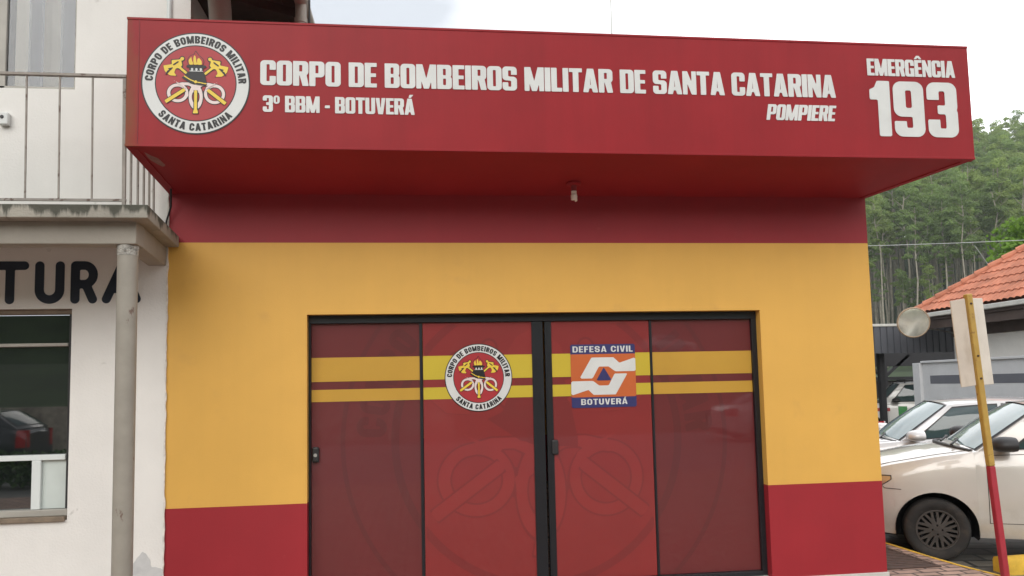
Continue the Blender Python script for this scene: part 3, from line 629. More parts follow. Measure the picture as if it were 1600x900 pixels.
ef = lambda X, Y: np.maximum(np.maximum(X - .003 - .0022 * np.sin(13 * Y + 2 * np.sin(5 * Y)) - .0018 * np.sin(47 * Y + 3 * np.sin(3.1 * Y)) - .004 * np.maximum(0, np.sin(4.3 * Y + 1) * np.sin(29 * Y)), -X - .004 - .002 * np.sin(11 * Y + 1)), U(np.maximum(Y - 2.655, -Y), np.maximum(Y - 3.055, 2.745 - Y)))
b = MB(); b.gfx(trace(ef, -.03, -.01, .03, 3.07, .006), lambda x, z: (x, YW - .004, z), m_edge, (0, .012, 0)); b.build("plaster_edge", wb)
# lower window
b = MB()
b.box(LX0 + .001, .02, LZ1 - .035, LX1 - .001, .10, LZ1 - .001, m_sill)
b.box(LX0 + .001, .03, 1.945, LX1 - .0405, .10, 1.968, m_alu); b.box(LX0 + .001, .03, 1.135, LX1 - .0405, .10, 1.172, m_whitealu)
b.box(-.912, .03, .792, -.852, .10, 1.1345, m_whitealu); b.box(LX1 - .040, .045, .792, LX1 - .001, .10, LZ1 - .0355, m_trim)
lw = b.build("window", wb, bevel=.003)
b = MB(); b.box(LX0 + .001, .08, .79, LX1 - .001, .09, LZ1 - .04, m_darkglass); b.build("pane", lw)
b = MB(); b.box(-.851, .058, .793, LX1 - .0405, .079, 1.134, mat("white_board", (.55, .6, .57), rough=.25, var=.1)); b.build("white_panel", lw)
b = MB(); b.box(LX0 - .01, -.035, LZ0 - .006, LX1 - .012, .10, LZ0 + .028, m_sill); b.box(LX0 + .001, .012, LZ0 + .0285, LX1 - .012, .10, LZ0 + .073, m_alu); b.build("sill", lw, bevel=.004)
# upper window
b = MB()
b.box(-1.22, .02, UZ0 + .001, -1.165, .06, UZ1 - .001, m_alu); b.box(UX1 - .022, .02, UZ0 + .03, UX1 - .001, .06, UZ1 - .001, m_alu); b.box(UX0 + .001, .02, UZ0 + .001, UX1 - .001, .06, UZ0 + .029, m_alu)
uw = b.build("window", wb, bevel=.003)
b = MB(); b.add([(UX0, .04, UZ0), (UX1, .04, UZ0), (UX1, .04, UZ1), (UX0, .04, UZ1)], [(0, 1, 2, 3)], m_glass); b.build("pane", uw)
b = MB(); b.add([(UX0, .487, UZ0), (UX1, .487, UZ0), (UX1, .487, UZ1), (UX0, .487, UZ1)], [(0, 1, 2, 3)], m_interior); b.build("room_back", uw)
b = MB(); x = UX0 + .03; k = 0
k = 0
while x < UX1 - .03:
    wd = rnd.choice((.022, .03, .04, .052)); wd = min(wd, UX1 - .022 - x); y0_ = .06 + .075 * (k % 2); y1_ = .06 + .075 * ((k + 1) % 2)
    b.add([(x, y0_, UZ0 + .01), (x + wd, y1_, UZ0 + .01), (x + wd, y1_, UZ1 - .02), (x, y0_, UZ1 - .02)], [(0, 1, 2, 3)], m_blind if (k % 2 == 0) != (rnd.random() < .2) else m_blind2); x += wd; k += 1  # alternate pleat sides grey: fold shading put into the cloth colour
tag(b.build("curtain", smooth=True, angle=80), "pale beige pleated curtain hanging behind the upper window", "curtain")
# lettering T U R A, rounded strokes
b = MB()
z0, z1, sw = 2.247, 2.555, .031
def cap(pts): b.gfx(trace(lambda X, Y: path(X, Y, pts, sw), min(p[0] for p in pts) - .05, z0 - .02, max(p[0] for p in pts) + .05, z1 + .02, .008), lambda x, z: (x, YW - .003, z), m_navy, (0, .002, 0))
zt, zb_ = z1 - sw, z0 + sw
def letter(strokes):
    xs = [p[0] for s in strokes for p in s]
    b.gfx(trace(lambda X, Y: U(*[path(X, Y, s, sw) for s in strokes]), min(xs) - .05, z0 - .02, max(xs) + .05, z1 + .02, .008), lambda x, z: (x, YW - .003, z), m_navy, (0, .002, 0))
letter([[(-1.165, zt), (-.977, zt)], [(-1.071, zt), (-1.071, zb_)]])
arc = lambda cx, cz, rx, rz, a0, a1, n=14: [(cx + rx * math.cos(R(a0 + (a1 - a0) * i / n)), cz + rz * math.sin(R(a0 + (a1 - a0) * i / n))) for i in range(n + 1)]
letter([[(-.874, zt)] + arc(-.805, zb_ + .07, .069, .07, 180, 360) + [(-.736, zt)]])
letter([[(-.632, zb_), (-.632, zt), (-.57, zt)] + arc(-.57, zt - .068, .06, .068, 90, -90) + [(-.632, zt - .136)], [(-.56, zt - .136), (-.512, zb_)]])
letter([[(-.418, zb_), (-.315, zt), (-.212, zb_)], [(-.375, zb_ + .075), (-.255, zb_ + .075)]])
b.build("wall_lettering", wb)
# balcony
def slab_x(y): return .08 + (-y) * .081
b = MB()
n_ = 40; xs = [XL + (slab_x(-.9) - XL) * i / n_ for i in range(n_ + 1)]
P = [(XL, -.9, 2.680), (slab_x(-.9), -.9, 2.680), (slab_x(0), -.014, 2.657), (XL, -.014, 2.657), (XL, -.9, 2.765), (slab_x(-.9), -.9, 2.765), (slab_x(0), -.014, 2.738), (XL, -.014, 2.738)]
b.hexa(P, m_concrete); b.build("balcony_slab", wb, bevel=.006)
b = MB()
b.box(XL, -.80, 2.535, .052, -.66, 2.679, m_beam)
b.hexa([(-.075, -.6595, 2.533), (.050, -.6595, 2.533), (-.008, -.0135, 2.519), (-.133, -.0135, 2.519), (-.075, -.6595, 2.674), (.050, -.6595, 2.674), (-.008, -.0135, 2.656), (-.133, -.0135, 2.656)], m_beam)
b.build("beam", wb, bevel=.006)
b = MB(); cxc, cyc = -.020, -.73
prof = [(.061, -.02), (.060, 1.2), (.058, 2.47)]
b.lathe([(.061, -.02 + 2.49 * i / 20) for i in range(21)], (cxc, cyc, 0), (0, 0, 1), m_column, 32); b.build("column", wb, smooth=True)
b = MB(); b.lathe([(.0615 + .004 * rnd.random(), 2.47 + .064 * i / 6) for i in range(7)], (cxc, cyc, 0), (0, 0, 1), m_collar, 32)
b.build("column_collar", wb, smooth=True)
# railing
RX = (-.05, -.048, -.050, -.054, -.062)
ry, rz0, rz1 = -.72, 2.822, 3.655
rl = MB(); rl.bar((XL, ry, rz1), (-.05, ry, rz1), .03, .016, m_rail); rl.bar((-.058, ry, rz1), (-.115, -.014, rz1 - .02), .03, .02, m_rail)
rl.bar((XL, ry, rz0 + .012), (-.04, ry, rz0 + .012), .014, .016, m_rail)
railing = rl.build("railing", wb)
b = MB(); b.bar((-.053, ry, 2.76), (-.062, ry, rz1 - .011), .02, .02, m_rail); b.build("corner_post", railing)
x = -.055; k = 1
while x - .2 * k > -2.3:
    xx = x - .2 * k; b = MB(); b.bar((xx + .005, ry, rz0 + .02), (xx - .005, ry, rz1 - .01), .0095, .0095, m_rail); b.build("baluster", railing); k += 1
for k in range(5):
    yy, xx = -.61 + .12 * k, RX[k]; b = MB(); b.bar((xx, yy, 2.758 - .0032 * k), (xx - .008, yy, rz1 - .014 - .003 * k), .012, .012, m_rail); b.build("baluster", railing)
# eave over the gap
b = MB()
for k in range(6): b.box(.152 + k * .128, -.75, 4.62 + .003 * (k % 2), .152 + k * .128 + .126, 6, 4.66, m_wood)
for yy in (-.3, .2, .9, 1.6): b.bar((.2, yy - .35, 4.585), (.9, yy + .05, 4.585), .06, .07, m_wood)
b.build("eave_soffit", wb)
b = MB(); b.tube([(.95, -.75, 4.60), (.95, 6, 4.60)], .055, m_pvc, 12); b.build("gutter", wb, smooth=True)
b = MB(); b.tube([(.948, .02, 3.95), (.948, .02, 4.60)], .043, m_pvc, 14); b.tube([(.948, .02, 4.41), (.948, .02, 4.45)], .049, m_pvc, 14); b.tube([(1.012, .02, 3.95), (1.012, .02, 4.62)], .008, m_cable, 6); b.build("downpipe", wb, smooth=True)
b = MB(); b.tube([(.335, .12, 4.25), (.365, -.05, 4.46), (.385, -.22, 4.60)], .082, m_beam, 16); b.build("rain_pipe", wb, smooth=True)
b = MB(); b.box(XL, -.45, 5.6, .15, 7, 5.75, m_wood); b.build("roof", wb)

sn = thing("wall_sensor", "small white motion sensor box on the white upper wall", "sensor", (-1.128, YW, 3.585))
b = MB(); b.box(-1.165, -.06, 3.545, -1.098, -.0125, 3.635, m_letter); b.build("housing", sn, bevel=.008)
b = MB(); b.lathe([(0, -.004), (.012, -.004), (.014, 0)], (-1.138, -.0605, 3.6), (0, 1, 0), m_trim, 14); b.build("lens", sn)
b = MB(); b.tube([(-.02, -.03, 2.745), (-.005, -.03, 2.85), (.03, -.05, 2.95), (.045, -.10, 3.078)], .007, m_cable, 8)
tag(b.build("loose_cable", smooth=True), "short black cable looping from the balcony up to the red soffit", "cable")

# ================================================================== GROUND
LOTZ = -.13
b = MB(); n_ = 60
b.add([(-600, -600, -.6), (600, -600, -.6), (600, 600, -.6), (-600, 600, -.6)], [(0, 1, 2, 3)], m_earth); tag(b.build("ground"), kind='structure')
kp = [(6.02, 7.5), (6.14, 4.0), (6.24, 1.6), (6.262, .9), (6.27, .6), (6.30, .25), (6.37, -.12), (6.55, -.7), (6.9, -1.5), (7.6, -2.6), (8.8, -3.8), (10.5, -4.8), (14, -5.6), (30, -5.9)]
b = MB(); V = [(x, y, 0) for x, y in kp]; F = []
V2 = V + [(-30, 7.5, 0), (-30, -7.2, 0), (30, -7.2, 0)]
b.add(V2, [tuple([len(kp)] + [len(kp) + 1] + [len(kp) + 2] + list(range(len(kp) - 1, -1, -1)))], m_brick); tag(b.build("pavement"), kind='structure')
b = MB()
for (p, q) in zip(kp[:-1], kp[1:]):
    d = Vector((q[0] - p[0], q[1] - p[1], 0)).normalized(); nn = Vector((-d.y, d.x, 0))
    if nn.x < 0 and abs(nn.x) > .3: nn = -nn
    if abs(nn.x) <= .3 and nn.y < 0: nn = -nn
    A, B_ = Vector((p[0], p[1], 0)), Vector((q[0], q[1], 0))
    b.add([A + nn * .0 + Vector((0, 0, .005)), B_ + nn * .0 + Vector((0, 0, .005)), B_ + nn * .035 + Vector((0, 0, .003)), A + nn * .035 + Vector((0, 0, .003)), A + nn * .045 + Vector((0, 0, -.5)), B_ + nn * .045 + Vector((0, 0, -.5))], [(0, 1, 2, 3), (3, 2, 5, 4)], m_kerby)
    b.add([A, A + Vector((0, 0, .005)), B_ + Vector((0, 0, .005)), B_], [(0, 1, 2, 3)], m_kerby)
tag(b.build("kerb"), kind='structure')
b = MB()
b.grid([[(x, y, LOTZ - .009 * max(0, y - 2)) for x in (5.6, 7, 9, 14, 22, 40)] for y in (-9, 0, 1, 2, 4, 8, 14, 22, 34)], m_stone); tag(b.build("parking_lot"), kind='structure')
b = MB(); b.add([(-200, -20, LOTZ - .02), (200, -20, LOTZ - .02), (200, -7.15, LOTZ - .02), (-200, -7.15, LOTZ - .02)], [(0, 1, 2, 3)], m_asphalt); tag(b.build("road"), kind='structure')
dg = thing("drain_grate", "dark rusty drain grate set in the brick paving by the station corner", "drain grate", (5.83, .8, 0))
b = MB()
b.box(5.53, .24, .002, 6.14, .27, .012, m_grate); b.box(5.53, 1.57, .002, 6.14, 1.6, .012, m_grate); b.box(5.53, .2705, .002, 5.56, 1.5695, .012, m_grate); b.box(6.11, .2705, .002, 6.14, 1.5695, .012, m_grate)
b.build("frame", dg)
b = MB()
for k in range(22): b.box(5.561, .285 + k * .058, .002, 6.109, .285 + k * .058 + .038, .010, m_grate)
b.add([(5.56, .27, .0015), (6.11, .27, .0015), (6.11, 1.57, .0015), (5.56, 1.57, .0015)], [(0, 1, 2, 3)], m_dark); b.build("bars", dg)
ks = MB(); pr_ = [(-.09, -.13), (-.09, -.02), (-.075, .008), (-.03, .02), (.03, .02), (.075, .008), (.09, -.02), (.09, -.13)]
ks.grid([[(x, .44 + a, z + (0 if 6.9 < x else -.012)) for (a, z) in pr_] for x in (6.835, 6.9, 7.5, 8.3)], m_kerby); ks.add([(6.835, .44 + a, z - .012) for a, z in pr_], [tuple(range(8))], m_kerby); ks.add([(8.3, .44 + a, z) for a, z in pr_], [tuple(range(7, -1, -1))], m_kerby)
tag(ks.build("kerb_block", smooth=True), "short scuffed yellow kerb block behind the leaning sign pole", "kerb block")

# ------------------------------------------------------------------ leaning street sign
sg = thing("street_sign", "leaning yellow and red pole carrying pale sign panels seen from behind", "street sign", (6.36, -.2, 0))
p0, p1 = Vector((6.362, -.2, -.02)), Vector((6.206, -.2, 2.245)); pm = p0.lerp(p1, .395)
b = MB(); b.bar(p0, pm, .05, .05, m_poler, (0, 1, 0)); b.bar(pm, p1, .05, .05, m_poley, (0, 1, 0)); b.build("pole", sg, bevel=.008)
b = MB()
lean = (p1 - p0).normalized(); top = p1 - lean * .035; bot = p1 - lean * .735
def panel(side, wd, back):
    o = Vector((.026 * side, .004, 0)); s_v = Vector((wd * side, back, -.015 if side < 0 else .006))
    A = [bot + o, bot + o + s_v, top + o + s_v, top + o]; d = Vector((0, .012, 0))
    m_ = MB(); m_.hexa([A[0], A[1], A[1] + d, A[0] + d, A[3], A[2], A[2] + d, A[3] + d] if side > 0 else [A[1], A[0], A[0] + d, A[1] + d, A[2], A[3], A[3] + d, A[2] + d], m_signback); return m_.build("sign_panel", sg, bevel=.003)
panel(-1, .082, .06); panel(1, .135, .04)
for t in (.08, .5, .68):
    q_ = p1 - lean * t; b = MB(); b.lathe([(0, -.006), (.008, -.006), (.009, 0)], (q_.x, q_.y - .026, q_.z), (0, 1, 0), m_grate, 10); b.build("bolt", sg)

# ================================================================== CARS
def smooth_curve(pts, rad=.07):
    xs = np.array([p[0] for p in pts]); ys = np.array([p[1] for p in pts])
    def f(u):
        q = u + np.linspace(-rad, rad, 9); return float(np.mean(np.interp(np.clip(q, xs[0], xs[-1]), xs, ys)))
    return f
def make_car(name, label, cat, sp, paint, group=None, mirror_mat=None, cover=None):
    root = thing(name, label, cat, (0, 0, 0), group)
    Ln = sp['L']; zb = smooth_curve(sp['zb']); wf = smooth_curve(sp['w']); uf, ur = sp['wheels']; ra, rw = sp['ra'], sp['rw']; sill = sp['sill']
    def zl0(u): return float(np.interp(u, [0, .12, .45, Ln - .5, Ln - .1, Ln], [sill + .1, sill, sill - .03, sill - .02, sill + .03, sill + .12]))
    def zl(u):
        z = zl0(u)
        for c in (uf, ur):
            if abs(u - c) < ra: z = max(z, rw + math.sqrt(ra * ra - (u - c) ** 2) * 1.0)
        return z
    def yw(u, z):
        B, zm = zb(u), .60 * zb(u); w_ = wf(u)
        lo = max(0, min(1, (zm - z) / (zm - .2))); hi = max(0, min(1, (z - zm) / (B - zm)))
        return w_ - .055 * lo ** 2 - .045 * hi ** 2.2 - .07 * max(0, hi - .8) * 2
    us = set(np.round(np.linspace(0, Ln, 46), 4)) | {.012, .03, .06, Ln - .012, Ln - .03, Ln - .06}
    for c in (uf, ur):
        us |= {c - ra - 1e-4, c + ra + 1e-4}
        us |= {c + ra * math.cos(t) for t in np.linspace(0.001, math.pi - .001, 23)}
    us = sorted(us); b = MB()
    def hood(u, t):      # t 0..1 from shoulder to centre
        w_ = yw(u, zb(u)); return (u, w_ * (1 - t), zb(u) + sp.get('crown', .055) * (1 - (1 - t) ** 2))
    for sgn in (-1, 1):
        rows = []
        for u in us:
            lo, hi = zl(u), zb(u); r_ = []
            for s in np.linspace(0, 1, 12):
                z = lo + (hi - lo) * s; r_.append((u, sgn * yw(u, z), z))
            for t in (.04, .1, .2, .4, .7, 1.0):
                x_, y_, z_ = hood(u, t); r_.append((x_, sgn * y_, z_))
            rows.append(r_ if sgn < 0 else r_[::-1])
        b.grid(rows, paint)
    for u, fl in ((0, 0), (Ln, 1)):
        zs = np.linspace(zl(u), zb(u), 8); ring = [(u, -yw(u, z), z) for z in zs] + [(u, hood(u, t)[1] * -1, hood(u, t)[2]) for t in (.2, .6, 1)] + [(u, hood(u, t)[1], hood(u, t)[2]) for t in (.6, .2)] + [(u, yw(u, z), z) for z in zs[::-1]]
        b.add(ring, [tuple(range(len(ring))) if fl else tuple(range(len(ring) - 1, -1, -1))], paint)
    # greenhouse
    A0, A1, C1, C0 = [Vector(q) for q in sp['gh']]      # (u, half width, z)
    BW = lambda t: Vector((A0.x + (C0.x - A0.x) * t, 0, 0))
    def belt(t):
        u = A0.x + (C0.x - A0.x) * t; return Vector((u, A0.y + (C0.y - A0.y) * t, A0.z + (C0.z - A0.z) * t + sp.get('beltbulge', .01) * math.sin(math.pi * t)))
    def roofl(t):
        u = A1.x + (C1.x - A1.x) * t; return Vector((u, A1.y + (C1.y - A1.y) * t + .015 * math.sin(math.pi * t), A1.z + (C1.z - A1.z) * t + sp.get('roofbulge', .035) * math.sin(math.pi * t)))
    def side(t, s, off=0.):
        p = belt(t).lerp(roofl(t), s); p.y += .035 * math.sin(math.pi * s) + off; return p
    def screen(front, v, s, off=0.):                    # v -1..1 across, s 0..1 up
        lo, hi = (belt(0), roofl(0)) if front else (belt(1), roofl(1)); p = lo.lerp(hi, s); bul = (1 - v * v) * (.09 * (1 - s) + .06 * s)
        d = -1 if front else 1; yy = (p.y + .03 * math.sin(math.pi * s)) * v
        return Vector((p.x + d * bul + d * off * .6, yy, p.z + (1 - v * v) * (.02 + .02 * s) + .03 * math.sin(math.pi * s) * (1 - v * v) + off))
    def roofp(t, v, off=0):
        p = roofl(t); uu = p.x
        bul = (1 - v * v) * .10; uu += -bul * (1 - t) + bul * t
        return Vector((uu, p.y * v, p.z + (1 - v * v) * .04 + off))
    lin01 = lambda n: np.linspace(0, 1, n)
    for sgn in (-1, 1):
        rows = [[(lambda p: (p.x, sgn * p.y, p.z))(side(t, s)) for s in lin01(8)] for t in lin01(16)]
        b.grid(rows if sgn < 0 else [r_[::-1] for r_ in rows], paint)
    b.grid([[tuple(screen(True, v, s)) for s in lin01(8)] for v in np.linspace(1, -1, 13)], paint); b.grid([[tuple(screen(False, v, s)) for s in lin01(8)] for v in np.linspace(-1, 1, 13)], paint)
    b.grid([[tuple(roofp(t, v)) for v in np.linspace(-1, 1, 11)] for t in lin01(14)], paint)
    b.build("body", root, smooth=True, angle=38)
    # dark underside and wheel housings
    b = MB(); b.box(.2, -(wf(Ln / 2) - .36), .17, Ln - .2, wf(Ln / 2) - .36, .5, m_dark)
    for c in (uf, ur):
        for sgn in (-1, 1):
            w_ = wf(c) - .02
            b.grid([[(c + (ra + .004) * math.cos(t), sgn * (w_ - q), max(rw + (ra + .004) * math.sin(t), .2)) for q in (.0, .34)] for t in np.linspace(-.35, math.pi + .35, 26)], m_dark)
            b.add([(c + (ra + .01) * math.cos(t), sgn * (w_ - .34), max(rw + (ra + .01) * math.sin(t), .2)) for t in np.linspace(-.35, math.pi + .35, 26)], [tuple(range(26))], m_dark)
    for sgn in (-1, 1): b.add([(uf + ra, sgn * (wf(2) - .09), sill), (ur - ra, sgn * (wf(2) - .09), sill), (ur - ra, sgn * .4, sill - .02), (uf + ra, sgn * .4, sill - .02)], [(0, 1, 2, 3)], m_dark)
    b.build("underbody", root)
    # glazing: black surround then glass, both a little proud
    b = MB(); b.grid([[tuple(screen(True, v, s, .004)) for s in np.linspace(.02, .97, 8)] for v in np.linspace(.95, -.95, 13)], m_trim); b.grid([[tuple(screen(True, v, s, .007)) for s in np.linspace(.06, .94, 8)] for v in np.linspace(.90, -.90, 13)], m_wsglass)
    b.build("windscreen", root, smooth=True)
    b = MB(); b.grid([[tuple(screen(False, v, s, .004)) for s in np.linspace(.1, .95, 8)] for v in np.linspace(-.9, .9, 13)], m_trim); b.grid([[tuple(screen(False, v, s, .007)) for s in np.linspace(.14, .92, 8)] for v in np.linspace(-.86, .86, 13)], m_carglass)
    b.build("rear_window", root, smooth=True)
    for sgn in (-1, 1):
        for (t0, t1) in sp['windows']:
            b = MB()
            for (e, off, m_, s0, s1) in ((.0, .004, m_trim, .05, .93), (.012, .008, m_carglass, .09, .89)):
                rows = [[(lambda p: (p.x, sgn * p.y, p.z))(side(t, s, off)) for s in np.linspace(s0, s1, 7)] for t in np.linspace(t0 + e, t1 - e, 9)]
                b.grid(rows if sgn < 0 else [r_[::-1] for r_ in rows], m_)
            b.build("side_window", root, smooth=True)
    # doors as closed gap lines on the side, with a handle each
    def sp_pt(u, z, sgn, off): return (u, sgn * (yw(u, z) + off), z)
    for sgn in (-1, 1):
        for (u0, u1) in sp['doors']:
            z0 = sill + .11; b = MB()
            def lowz(u): return max(z0, zl(u) + .03)
            def patch(e, off, m_):
                rows = [[sp_pt(u, lowz(u) + e + (zb(u) - .035 - 2 * e - lowz(u)) * s, sgn, off) for s in np.linspace(0, 1, 10)] for u in np.linspace(u0 + e, u1 - e, 16)]
                b.grid(rows if sgn < 0 else [r_[::-1] for r_ in rows], m_)
            patch(0, .0015, m_gap); patch(.006, .004, paint)
            dr = b.build("door", root, smooth=True)
            b = MB(); hz = zb(u1) - .13; b.bar(sp_pt(u1 - .24, hz, sgn, .014), sp_pt(u1 - .08, hz, sgn, .014), .02, .03, paint); b.build("handle", dr, bevel=.006)
    # bonnet and bumper joints
    b = MB()
    for sgn in (-1, 1):
        b.tube([(hood(u, .12)[0], sgn * hood(u, .12)[1], hood(u, .12)[2] + .0005) for u in np.linspace(.12, A0.x - .02, 24)], .0035, m_gap, 5)
        b.tube([sp_pt(u, sp['bump'](u), sgn, .0005) for u in np.linspace(.3, uf - ra * .82, 12)], .0035, m_gap, 5)
    b.tube([(A0.x - .17 - .02 + .17 * v * v, v * A0.y * .93, A0.z + .035 * (1 - v * v) + .012) for v in np.linspace(-1, 1, 15)], .022, m_trim, 8)
    b.build("panel_joints", root, smooth=True)
    b = MB()
    for k_ in (0, 1):
        y0 = -.45 + .5 * k_; 
        b.tube([(A0.x - .14, y0, A0.z + .06), (A0.x - .05, y0 + .16, A0.z + .1), (A0.x - .02, y0 + .42, A0.z + .085)], .011, m_trim, 6)
    b.build("wipers", root, smooth=True)
    for sgn in (-1, 1):
        b = MB(); h0, h1 = sp['head']
        rows = lambda e, off: [[sp_pt(u, h0(u) + e + (h1(u) - h0(u) - 2 * e) * s, sgn, off) for s in np.linspace(0, 1, 7)] for u in np.linspace(.02 + e, sp['headu'] - e, 12)]
        for (e, off, m_) in ((0, .002, m_trim), (.01, .005, m_lamp)):
            q_ = rows(e, off); b.grid(q_ if sgn < 0 else [r_[::-1] for r_ in q_], m_)
        b.build("headlight", root, smooth=True)
        b = MB(); q_ = [[sp_pt(u, z, sgn, .004) for z in np.linspace(*sp['tailz'], 7)] for u in np.linspace(Ln - sp['tailu'], Ln - .004, 9)]
        b.grid(q_ if sgn < 0 else [r_[::-1] for r_ in q_], m_tail)
        e_ = [[(Ln + .004, sgn * yq, z) for z in np.linspace(*sp['tailz'], 4)] for yq in (yw(Ln, .8) - .005, yw(Ln, .8) - .14)]
        b.grid(e_ if sgn < 0 else [r_[::-1] for r_ in e_], m_tail); b.build("tail_light", root, smooth=True)
        # door mirror: rounded shell with flat back
        mu, mz = sp['mirror']; yb = yw(mu, zb(mu)) ; V = []; b = MB()
        mm = mirror_mat or paint
        prof = [(.0, -.058), (.035, -.056), (.062, -.045), (.08, -.02), (.083, .0), (.08, .035), (.073, .055), (.0, .055)]
        for (r_, h_) in prof:
            for k in range(20):
                t = 2 * math.pi * k / 20; V.append((mu + h_ * 1.75, sgn * (yb + .16 + r_ * 1.5 * math.cos(t)), mz + r_ * (.98 if math.sin(t) > 0 else .72) * math.sin(t)))
        b.add(V, [(i * 20 + k, i * 20 + (k + 1) % 20, (i + 1) * 20 + (k + 1) % 20, (i + 1) * 20 + k) for i in range(len(prof) - 1) for k in range(20)], mm)
        b.bar((mu + .02, sgn * (yb - .03), mz - .045), (mu + .01, sgn * (yb + .1), mz - .035), .07, .03, m_trim); mir = b.build("door_mirror", root, smooth=True)
        b = MB(); b.hexa([(mu - .12, sgn * (yb - .075), mz - .08), (mu + .1, sgn * (yb - .085), mz - .08), (mu + .1, sgn * (yb - .055), mz - .08), (mu - .12, sgn * (yb - .045), mz - .08), (mu + .06, sgn * (yb - .09), mz + .05), (mu + .1, sgn * (yb - .09), mz + .05), (mu + .1, sgn * (yb - .06), mz + .05), (mu + .06, sgn * (yb - .06), mz + .05)], m_trim); b.build("mirror_mount", mir)
    # wheels
    hubfn = lambda X, Y: hub_sdf(X, Y)
    for c in (uf, ur):
        for sgn in (-1, 1):
            yo = wf(c) - .015; ry_ = rw
            b = MB(); pr = [(rw * .64, .17), (rw * .80, .185), (rw * .95, .18), (rw * .995, .16), (rw, .12), (rw, .06), (rw * .995, .02), (rw * .955, .0), (rw * .88, -.008), (rw * .75, -.004), (rw * .64, .012), (rw * .62, .04)]
            b.lathe(pr, (c, sgn * yo, rw), (0, -sgn, 0), m_tyre, 44)
            wh = b.build("wheel", root, smooth=True, angle=50)
            b = MB(); g = HUB; k_ = rw * .635
            b.gfx(g, lambda x, y: (c + x * k_, sgn * (yo - .012 - .02 * max(0, .6 - math.hypot(x, y)) * -.6), rw + y * k_), m_cap, (0, -sgn * .02, 0))
            b.lathe([(rw * .63, .0), (rw * .63, .07), (.0, .07)], (c, sgn * (yo - .01), rw), (0, -sgn, 0), m_dark, 32)
            b.lathe([(rw * .64, .005), (rw * .655, -.003), (rw * .62, -.004), (rw * .60, .006)], (c, sgn * (yo - .008), rw), (0, -sgn, 0), m_cap, 44)
            b.build("wheel_cover", wh, smooth=False)
    root['_y'] = 0
    return root, dict(side=side, yw=yw, zb=zb, sp=sp_pt)
def hub_sdf(X, Y):
    r_ = np.hypot(X, Y); d = U(np.abs(r_ - .965) - .035, r_ - .30)
    for k in range(10):
        a = 2 * math.pi * k / 10 + .1; c_, s2 = math.cos(a), math.sin(a); x = X * c_ + Y * s2; y = -X * s2 + Y * c_
        d = U(d, D(pg(x, y, [(.2, .085), (.55, .12), (.95, .235), (.95, -.235), (.55, -.12), (.2, -.085)]), pg(x, y, [(.60, 0), (1.0, .14), (1.0, -.14)])))
    for k in range(4): d = D(d, np.hypot(X - .23 * math.cos(k * math.pi / 2), Y - .23 * math.sin(k * math.pi / 2)) - .05)
    return d
HUB = trace(hub_sdf, -1.02, -1.02, 1.02, 1.02, .04)

hatch = dict(L=3.84, sill=.25, ra=.348, rw=.284, wheels=(.78, 3.15), crown=.06,
    zb=[(0, .60), (.04, .68), (.15, .775), (.35, .86), (.8, .955), (1.2, 1.015), (1.6, 1.03), (3.2, 1.07), (3.65, 1.05), (3.78, .98), (3.84, .85)],
    w=[(0, .44), (.03, .54), (.12, .66), (.35, .75), (.7, .805), (1.2, .82), (2.6, .82), (3.3, .79), (3.65, .72), (3.8, .64), (3.84, .56)],
    gh=[(1.14, .735, .995), (1.74, .575, 1.41), (3.16, .56, 1.40), (3.70, .68, 1.03)], windows=[(.10, .46), (.49, .80)], doors=[(1.21, 2.30), (2.33, 3.05)],
    bump=lambda u: .66 + .06 * min(1, max(0, (.52 - u) / .2)) * 0 + (.02 if u < .35 else -.06 * (u - .35)), head=(lambda u: .60 + .03 * u + .13 * (u / .42) ** 2.5, lambda u: .70 + .30 * u - .045 * (u / .42) ** 4), headu=.42, tailz=(.62, 1.0), tailu=.16, mirror=(1.34, 1.08))
sedan = dict(L=4.45, sill=.26, ra=.36, rw=.305, wheels=(.88, 3.43), crown=.05,
    zb=[(0, .56), (.04, .66), (.15, .74), (.4, .82), (.9, .85), (1.35, .89), (1.8, .92), (3.4, .99), (3.9, 1.02), (4.3, 1.0), (4.4, .93), (4.45, .82)],
    w=[(0, .46), (.03, .56), (.12, .68), (.4, .79), (.8, .845), (1.3, .86), (3.0, .86), (3.7, .83), (4.2, .75), (4.4, .66), (4.45, .58)],
    gh=[(1.28, .77, .865), (1.96, .60, 1.35), (3.22, .585, 1.36), (3.98, .70, 1.0)], windows=[(.05, .44), (.47, .76)], doors=[(1.45, 2.45), (2.46, 3.3)],
    bump=lambda u: .60, head=(lambda u: .60 + .05 * u, lambda u: .68 + .25 * u if u < .4 else .78), headu=.5, tailz=(.72, .95), tailu=.3, mirror=(1.44, .96))
suv = dict(L=4.55, sill=.36, ra=.42, rw=.36, wheels=(.9, 3.55), crown=.05,
    zb=[(0, .70), (.04, .85), (.15, .95), (.4, 1.0), (.9, 1.05), (1.3, 1.10), (1.8, 1.12), (3.6, 1.15), (4.3, 1.15), (4.5, 1.1), (4.55, .95)],
    w=[(0, .6), (.03, .68), (.12, .78), (.4, .86), (.9, .89), (3.6, .89), (4.2, .85), (4.5, .78), (4.55, .7)],
    gh=[(1.30, .80, 1.08), (1.85, .66, 1.66), (4.05, .65, 1.66), (4.42, .76, 1.12)], windows=[(.07, .33), (.36, .62), (.65, .92)], doors=[(1.45, 2.4), (2.41, 3.25)],
    bump=lambda u: .78, head=(lambda u: .78, lambda u: .92 + .1 * u), headu=.4, tailz=(.8, 1.3), tailu=.15, mirror=(1.65, 1.17))
def place(root, x, y, z, deg): root.location = (x, y, z); root.rotation_euler = (0, 0, R(deg)); del root['_y']; return root
def copy_tree(o, parent=None):
    c = o.copy(); col.objects.link(c)
    if parent: c.parent = parent
    for ch in list(o.children): copy_tree(ch, c)
    return c

